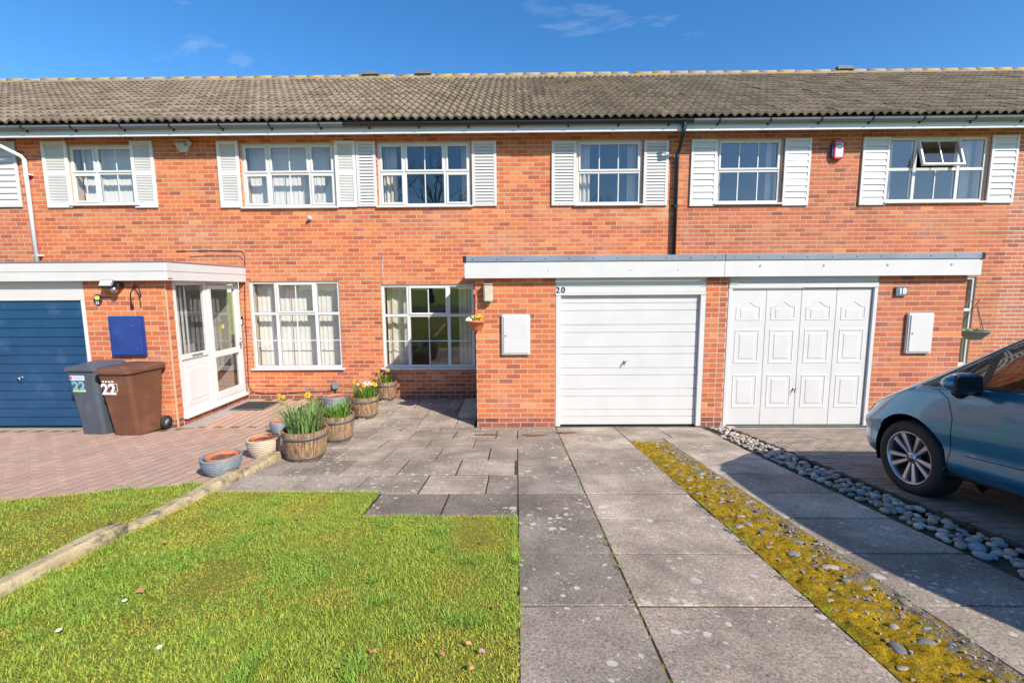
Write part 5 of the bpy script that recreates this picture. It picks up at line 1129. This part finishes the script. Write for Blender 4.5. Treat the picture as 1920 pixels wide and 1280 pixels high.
# ------------------------------------------------------------------ the parked car (x forward, y left, z up; origin under the front axle)
CAR_X, CAR_Y = 4.20, 3.73
th_ = math.atan(SLOPE)
CM = Matrix(((0,-1,0,CAR_X),(math.cos(th_),0,math.sin(th_),CAR_Y),(-math.sin(th_),0,math.cos(th_),gz(CAR_Y)),(0,0,0,1)))
car = thing('parked_car', 'metallic teal blue people carrier parked nose first on the block drive', 'car', (0,0,0)); car.matrix_world = CM
WB, TR, RY = -2.79, .295, .775
# station: x, zb, w(bottom), w(max), z shoulder, w shoulder, z top, w top
ST = [(.885,.34,.42,.50,.50,.46,.54,.36),(.84,.22,.62,.70,.56,.62,.615,.50),(.72,.19,.74,.82,.64,.74,.695,.60),(.52,.18,.80,.88,.725,.80,.775,.66),(.30,.18,.82,.90,.79,.84,.845,.69),(.08,.18,.82,.90,.86,.86,.92,.71),
      (-.08,.18,.82,.90,.90,.865,1.0,.715),(-.35,.18,.82,.90,.92,.865,1.155,.69),(-.60,.18,.82,.90,.93,.865,1.30,.66),(-.95,.18,.82,.90,.94,.865,1.475,.63),(-1.3,.18,.82,.90,.95,.865,1.575,.61),(-2.2,.18,.82,.90,.98,.865,1.63,.60),(-2.9,.18,.82,.90,1.0,.86,1.61,.59),(-3.35,.20,.80,.89,1.02,.84,1.54,.575),(-3.55,.22,.76,.86,1.02,.80,1.34,.56),(-3.66,.26,.70,.80,.98,.72,1.10,.55)]
def csec(s):
    x, zb, wb, wm, zs, ws, zt, wt = s; half = [(0,zb),(wb*.6,zb),(wb,zb+.02),(wm*1.004,zb+.16),(wm*.955,zb+.27) if zs > .6 else (wm*.99,zb+.18),(wm,.56 if zs > .6 else (zb+zs)/2),(wm*.995,zs-.16 if zs > .7 else zs-.06),(ws+.012,zs-.03),(ws-.02,zs+.02 if zt-zs > .1 else zs+.012),((ws+wt)/2-.005,(zs+zt)/2+.01),(wt+.03,zt-.03 if zt-zs > .2 else zt-.015),(wt*.75,zt-.004),(wt*.35,zt+.004),(0,zt+.006)]
    return [(x,y,z) for y,z in half]+[(x,-y,z) for y,z in half[-2:0:-1]]
ST = [(s[0]*.80 if s[0] > 0 else s[0],)+s[1:4]+(s[4]+.01, s[5], s[6]+.005, s[7]) for s in ST]
m = MB(); secs = [csec(s) for s in ST]; n = len(secs[0])
for s in secs: m.v += s
m.f = [(q*n+k, q*n+(k+1) % n, (q+1)*n+(k+1) % n, (q+1)*n+k) for q in range(len(secs)-1) for k in range(n)]+[tuple(range(n))[::-1], tuple(range((len(secs)-1)*n, len(secs)*n))]; m.c = [None]*len(m.f)
tmp = m.build('tmp', 'car_paint', None, True); sub = tmp.modifiers.new('s', 'SUBSURF'); sub.levels = 2; sub.render_levels = 2
dg = bpy.context.evaluated_depsgraph_get(); dg.update(); bme = bpy.data.meshes.new_from_object(tmp.evaluated_get(dg))
bpy.data.objects.remove(tmp)
bm = bmesh.new(); bm.from_mesh(bme)
def split(bm, faces):
    nb = bmesh.new(); mp_ = {}
    for f in faces:
        vs = []
        for v in f.verts:
            if v not in mp_: mp_[v] = nb.verts.new(v.co)
            vs.append(mp_[v])
        try: nb.faces.new(vs)
        except ValueError: pass
    bmesh.ops.delete(bm, geom=faces, context='FACES'); return nb
def bput(nb, name, mat, parent=car, smooth=True):
    bmesh.ops.recalc_face_normals(nb, faces=nb.faces); me = bpy.data.meshes.new(name); nb.to_mesh(me); nb.free(); me.polygons.foreach_set('use_smooth', [smooth]*len(me.polygons)); me.materials.append(M(mat)); o = bpy.data.objects.new(name, me); COL.objects.link(o); o.parent = parent; return o
def region(poly, sel):      # cut the shell along a polygon in the x-z plane, return the faces inside
    n = len(poly)
    for k in range(n):
        (x0, z0), (x1, z1) = poly[k], poly[(k+1) % n]; no = Vector((z1-z0, 0, -(x1-x0)))
        xs = [p[0] for p in poly]; zs = [p[1] for p in poly]
        fs = [f for f in bm.faces if sel(f) and min(v.co.x for v in f.verts) < max(xs)+.02 and max(v.co.x for v in f.verts) > min(xs)-.02 and min(v.co.z for v in f.verts) < max(zs)+.02 and max(v.co.z for v in f.verts) > min(zs)-.02]
        g = list({e for f in fs for e in f.edges})+list({v for f in fs for v in f.verts})+fs
        bmesh.ops.bisect_plane(bm, geom=g, plane_co=(x0, 0, z0), plane_no=no, dist=1e-5)
    def inside(x, z):
        c = False
        for k in range(n):
            (x1, y1), (x2, y2) = poly[k], poly[(k+1) % n]
            if (y1 > z) != (y2 > z) and x < (x2-x1)*(z-y1)/(y2-y1)+x1: c = not c
        return c
    return [f for f in bm.faces if sel(f) and inside(f.calc_center_median().x, f.calc_center_median().z)]
RA = .352
for wx in (0, WB):
    for s in (-1, 1):
        circ = [(wx+RA*math.cos(2*math.pi*k/36), TR+.02+RA*math.sin(2*math.pi*k/36)) for k in range(36)]
        fs = region(circ, lambda f, s=s: f.calc_center_median().y*s > .5 and min(v.co.y*s for v in f.verts) > .3); bmesh.ops.delete(bm, geom=fs, context='FACES')
        m = MB(); m.lathe([(RA-.001, -.885 if 0 else .50), (RA-.001, .872)], (0, 0, 0), 40); m.lathe([(0, .50), (RA, .50)], (0, 0, 0), 40); mt = Matrix.Translation((wx, 0, TR+.02)) @ Matrix.Rotation(R(-90*s), 4, 'X')
        vv = [mt @ Vector(v) for v in m.v]; m.v = [tuple(v) for v in vv]; m.f = [f for f in m.f if sum(vv[q].z for q in f)/len(f) > .20]; m.c = [None]*len(m.f); m.build('wheel_well', 'car_black', car, True, local=True, recalc=False)
SIDE = lambda s: (lambda f: f.calc_center_median().y*s > .35 and abs(f.normal.y) > .3)
GL = [[(-0.220,0.950),(-0.570,1.170),(-0.570,0.960)], [(-0.630,0.963),(-0.630,1.205),(-1.020,1.425),(-1.350,1.505),(-1.800,1.535),(-1.830,0.980)], [(-1.930,0.985),(-1.900,1.535),(-2.700,1.530),(-2.850,1.025)], [(-2.950,1.035),(-2.820,1.530),(-3.250,1.480),(-3.390,1.085)]]
OUT = [[(-0.130,0.930),(-0.610,1.212),(-1.020,1.435),(-1.350,1.517),(-1.820,1.547),(-2.800,1.542),(-3.290,1.482),(-3.470,1.055),(-1.830,0.955)]]
for s in (-1, 1):
    for g_ in GL: bput(split(bm, region(g_, SIDE(s))), 'side_window', 'car_glass')
    bput(split(bm, region(OUT[0], SIDE(s))), 'window_trim', 'car_trim')
    bput(split(bm, region([(-.34,.10),(-.34,.235),(-2.44,.235),(-2.44,.10)], lambda f, s=s: f.calc_center_median().y*s > 0)), 'lower_sill', 'car_black')
ws = [f for f in region([(-.06,.96),(-.20,1.2),(-.92,1.65),(-1.02,1.40),(-.06,.90)], lambda f: abs(f.calc_center_median().y) < .50 and f.normal.x > .25 and f.normal.z > .2) if f.calc_center_median().x < -.06]
bput(split(bm, ws), 'windscreen', 'car_glass')
from mathutils.bvhtree import BVHTree
bvh = BVHTree.FromBMesh(bm); body = bput(bm, 'body', 'car_paint')
def surf(x, z, s=1, off=.001):
    h = bvh.ray_cast(Vector((x, 2*s, z)), Vector((0, -s, 0))); return Vector((x, h[0].y+off*s, z)) if h[0] is not None else Vector((x, .9*s, z))
def seam(pts, r=.0035, s=1, name='panel_gap', mat='car_black', off=-.0005):
    P_ = []
    for (a, b), (c, d) in zip(pts, pts[1:]): P_ += [surf(a+(c-a)*k/8, b+(d-b)*k/8, s, off) for k in range(8)]
    P_.append(surf(*pts[-1], s, off)); m = MB(); m.tube(P_, r, 6); return m.build(name, mat, car, True, local=True)
for s in (-1, 1):
    seam([(-.34,.25),(-.38,.45),(-.42,.70),(-.38,.84),(-.28,.90)], s=s); seam([(-1.83,.25),(-1.83,.6),(-1.83,.95)], s=s); seam([(-.34,.26),(-1.2,.25),(-1.83,.25)], s=s, r=.003); seam([(-2.85,.62),(-2.92,.85),(-2.9,1.06)], s=s)
    seam([(.46,.70),(.24,.785),(.06,.855),(-.06,.90)], s=s, r=.003)
    seam([(-.50,.44),(-1.2,.445),(-1.95,.45),(-2.35,.46)], s=s, r=.012, name='door_moulding', mat='car_paint', off=-.004)
    seam([(-.11,.932),(-.61,1.236),(-1.02,1.459)], s=s, r=.005, name='window_seal', mat='car_trim', off=.0); seam([(-.17,.936),(-1.0,.950),(-1.8,.960),(-2.9,1.015)], s=s, r=.007, name='belt_trim', mat='car_trim', off=0)
    # mirror
    my = surf(-.60, .90, s).y; bm = bmesh.new(); bmesh.ops.create_icosphere(bm, subdivisions=3, radius=1)
    for v in bm.verts:
        q = v.co; x = q.x*.075+(-.02 if q.x < 0 else 0); x = max(x, -.055) if True else x; v.co = Vector((-.62+x*(1.25 if q.x > 0 else 1), my+s*(.15+q.y*.115), .985+q.z*.075*(1-.2*q.y*s)))
    top = bput(bm, 'mirror', 'car_paint'); m = MB(); m.box(-.688, -.665, my+s*.05, my+s*.25, .925, 1.045); m.build('mirror_glass', 'car_trim', top, local=True, bevel=.01)
    m = MB(); m.tube([(-.58, my-s*.01, .91), (-.59, my+s*.06, .935), (-.61, my+s*.15, .93)], [.03, .035, .06], 10); m.build('mirror_foot', 'car_black', top, True, local=True)
    m = MB(); m.box(-1.70, -1.52, surf(-1.6, .86, s).y-.004, surf(-1.6, .86, s).y+s*.022, .845, .872); m.build('door_handle', 'car_paint', car, local=True, bevel=.006)
    # wheels
    for wx in (0, WB):
        mt = Matrix.Translation((wx, s*RY, TR)) @ Matrix.Rotation(R(-90*s), 4, 'X')        # local +z points outwards
        m = MB(); m.lathe([(.215,-.10),(.25,-.108),(.295,-.10),(.312,-.08),(.316,-.04),(.316,.04),(.312,.08),(.297,.100),(.262,.110),(.232,.106),(.214,.098)], (0,0,0), 56); m.v = [tuple(mt @ Vector(v)) for v in m.v]; w_ = m.build('wheel', 'rubber', car, True, local=True)
        m = MB(); m.lathe([(.214,-.098),(.205,.02),(.204,.085),(.212,.098),(.219,.101),(.222,.094)], (0,0,0), 56); m.v = [tuple(mt @ Vector(v)) for v in m.v]; m.build('rim', 'alloy', w_, True, local=True)
        m = MB(); m.lathe([(0,-.02),(.19,-.02)], (0,0,0), 40); m.lathe([(.0,.01),(.15,.01),(.15,.0)], (0,0,0), 32); m.v = [tuple(mt @ Vector(v)) for v in m.v]; m.build('brake_disc', 'iron', w_, local=True)
        m = MB()
        for k in range(5):
            for o_ in (-.24, .24):
                a = 2*math.pi*k/5+.25; r0, r1 = .045, .207; a1 = a+o_; ca, sa = math.cos(a), math.sin(a); p0 = Vector((math.cos(a+o_*1.2)*r0, math.sin(a+o_*1.2)*r0, .070)); p1 = Vector((math.cos(a1)*r1, math.sin(a1)*r1, .090)); d = (p1-p0).normalized(); sd = Vector((-d.y, d.x, 0)).normalized()
                w0, w1 = .011, .020; dn = Vector((0, 0, -.03)); m.add([p0-sd*w0, p0+sd*w0, p1+sd*w1, p1-sd*w1, p0-sd*w0*1.3+dn, p0+sd*w0*1.3+dn, p1+sd*w1*1.3+dn, p1-sd*w1*1.3+dn], [(0,1,2,3),(0,4,5,1),(1,5,6,2),(3,7,4,0),(2,6,7,3)])
        m.v = [tuple(mt @ Vector(v)) for v in m.v]; m.build('spokes', 'alloy', w_, local=True, bevel=.004)
        m = MB(); m.lathe([(0,.082),(.028,.081),(.034,.076),(.055,.068),(.06,.04)], (0,0,0), 24); m.v = [tuple(mt @ Vector(v)) for v in m.v]; hb = m.build('hub_cap', 'alloy', w_, True, local=True)
        m = MB(); m.lathe([(.024,.0825),(.028,.083),(.029,.081)], (0,0,0), 24)      # emblem: V above W inside a ring
        for pl in ([(-.014,.020),(0,.001),(.014,.020)], [(-.021,.012),(-.010,-.020),(0,-.002),(.010,-.020),(.021,.012)]):
            m.tube([(a, b, .0832) for a, b in pl], .0022, 4)
        mt2 = mt @ Matrix.Rotation(R(90), 4, 'Z'); m.v = [tuple(mt2 @ Vector(v)) for v in m.v]; m.build('emblem', 'iron', hb, local=True)
        m = MB()
        for k in range(5): a = 2*math.pi*(k+.5)/5+.25; m.lathe([(0,.072),(.008,.072),(.009,.05)], (.05*math.cos(a), .05*math.sin(a), 0), 8)
        m.v = [tuple(mt @ Vector(v)) for v in m.v]; m.build('wheel_bolt', 'iron', w_, local=True)
for s in (-1, 1):                                          # wrap round headlights laid on the front corner of the shell
    d = Vector((.74, .66*s, .12)).normalized(); lat = Vector((-.66, .74*s, 0)).normalized(); base = Vector((.56, .60*s, .60)); g_ = []; na, nb_ = 14, 6
    for a in range(na+1):
        fa = a/na; lo = -.075+.085*fa; hi = .035+.075*fa-.02*(2*fa-1)**2
        for b in range(nb_+1):
            q = base+lat*(-.17+.36*fa)+Vector((0, 0, lo+(hi-lo)*b/nb_)); h_ = bvh.ray_cast(q+d*.8, -d); g_.append(h_[0]+d*.005 if h_[0] is not None else q)
    m = MB(); m.add(g_, [(a*(nb_+1)+b, (a+1)*(nb_+1)+b, (a+1)*(nb_+1)+b+1, a*(nb_+1)+b+1) for a in range(na) for b in range(nb_)]); m.build('headlight', 'lamp_clear', car, True, local=True)
# cabin
m = MB(); m.box(-.80, -.20, -.74, .74, .68, .90); m.build('dashboard', 'car_black', car, local=True, bevel=.05, seg=2)
for y in (-.36, .36):
    for x, in ((-1.75,), (-2.6,)):
        m = MB(); m.box(x-.05, x+.50, y-.25, y+.25, .55, .72); m.box(-.07, .07, y-.24, y+.24, 0, .62, Matrix.Translation((x, 0, .68)) @ Matrix.Rotation(R(-14), 4, 'Y')); st = m.build('seat', 'seat_cloth', car, local=True, bevel=.04, seg=2)
        m = MB(); m.box(-.05, .05, y-.13, y+.13, .66, .84, Matrix.Translation((x, 0, .68)) @ Matrix.Rotation(R(-14), 4, 'Y')); m.build('headrest', 'seat_cloth', st, local=True, bevel=.04, seg=2)
m = MB(); m.lathe([(.165,0),(.18,.014),(.195,0),(.18,-.014),(.165,0)], (0,0,0), 28); mt = Matrix.Translation((-1.0, -.36, .92)) @ Matrix.Rotation(R(-62), 4, 'Y'); m.v = [tuple(mt @ Vector(v)) for v in m.v]; m.build('steering_wheel', 'car_black', car, True, local=True)
m = MB(); m.box(-3.4, .3, -.78, .78, .30, .50); m.build('floor_pan', 'car_black', car, local=True)
# front details
m = MB(); m.box(.66, .715, -.36, .36, .42, .53); m.build('grille', 'car_black', car, local=True, bevel=.01)
m = MB(); m.box(.71, .722, -.26, .26, .30, .40); m.build('number_plate', 'label_white', car, local=True, bevel=.004)

# ------------------------------------------------------------------ across the street (seen mirrored in the window panes)
def bare_tree(x, y, h, seed, label):
    rnd = random.Random(seed); t_ = thing('bare_tree', label, 'tree', (x, y, ZF-.07), 'bare trees across the street'); tr = MB(); br = MB()
    def grow(p, d, l, r, lv):
        n = 4; pts = [p]; rr = [r]
        for k in range(n):
            d = (d+Vector((rnd.gauss(0, .12), rnd.gauss(0, .12), rnd.gauss(.05, .08)))).normalized(); pts.append(pts[-1]+d*l/n); rr.append(r*(1-.45*(k+1)/n))
        (tr if lv == 0 else br).tube(pts, rr, 7 if lv < 2 else 4 if lv < 4 else 3, cap=False)
        if lv >= 5: return
        for k in range(rnd.randint(3, 4) if lv < 4 else 3):
            f = rnd.uniform(.45, 1) if lv else rnd.uniform(.55, 1); i = min(n-1, int(f*n)); q = pts[i].lerp(pts[i+1], f*n-i); a = rnd.uniform(0, 6.28); sp = rnd.uniform(.45, .95)
            nd = (d+Vector((math.cos(a)*sp, math.sin(a)*sp, rnd.uniform(-.1, .35)))).normalized(); grow(q, nd, l*rnd.uniform(.58, .78), rr[i]*.6, lv+1)
    grow(Vector((x, y, ZF-.1)), Vector((0, 0, 1)), h*.36, h*.018, 0); tr.build('trunk', 'bark', t_, True); br.build('crown', 'bark', t_, True)
for k, (x, y, h) in enumerate(((-13, -19, 15), (-6.5, -17.5, 17), (6.8, -17, 11.5), (-2.2, -20, 16))): bare_tree(x, y, h, 40+k, ('tall bare winter tree across the street left of centre', 'broadest bare tree standing opposite the left porch', 'smaller bare tree facing the ribbed garage', 'bare tree farthest back, behind the broadest one')[k])
def far_house(x, y, w, d, label):
    t_ = thing('opposite_house', label, 'house', (x, y, ZF-.07), 'houses across the street'); z = ZF-.07
    part('wall', 'far_wall', t_, [(x-w/2, x+w/2, y-d, y, z, z+5)], 0); m = MB(); m.add([(x-w/2-.3,y+.4,z+4.85),(x+w/2+.3,y+.4,z+4.85),(x+w/2+.3,y-d/2,z+7.6),(x-w/2-.3,y-d/2,z+7.6),(x-w/2-.3,y-d-.4,z+4.85),(x+w/2+.3,y-d-.4,z+4.85)], [(0,1,2,3),(3,2,5,4)]); m.build('roof', 'far_roof', t_)
    for k in range(3):
        for zz in (.9, 3.3): xx = x-w/2+1+k*(w-2)/2; fr = part('window', 'upvc', t_, [(xx-.7, xx+.7, y+.002, y+.05, z+zz, z+zz+1.2)], .01); MB().add([(xx-.6,y+.055,z+zz+.1),(xx+.6,y+.055,z+zz+.1),(xx+.6,y+.055,z+zz+1.1),(xx-.6,y+.055,z+zz+1.1)], [(0,1,2,3)]).build('pane', 'lead', fr, recalc=False)
far_house(27, -17, 13, 8, 'dark roofed brick house across the street to the right'); far_house(-30, -24, 13, 8, 'brick house across the street beyond the bare trees')
print('objects', len(bpy.data.objects), 'tris', sum(len(o.data.polygons) for o in bpy.data.objects if o.type == 'MESH'))
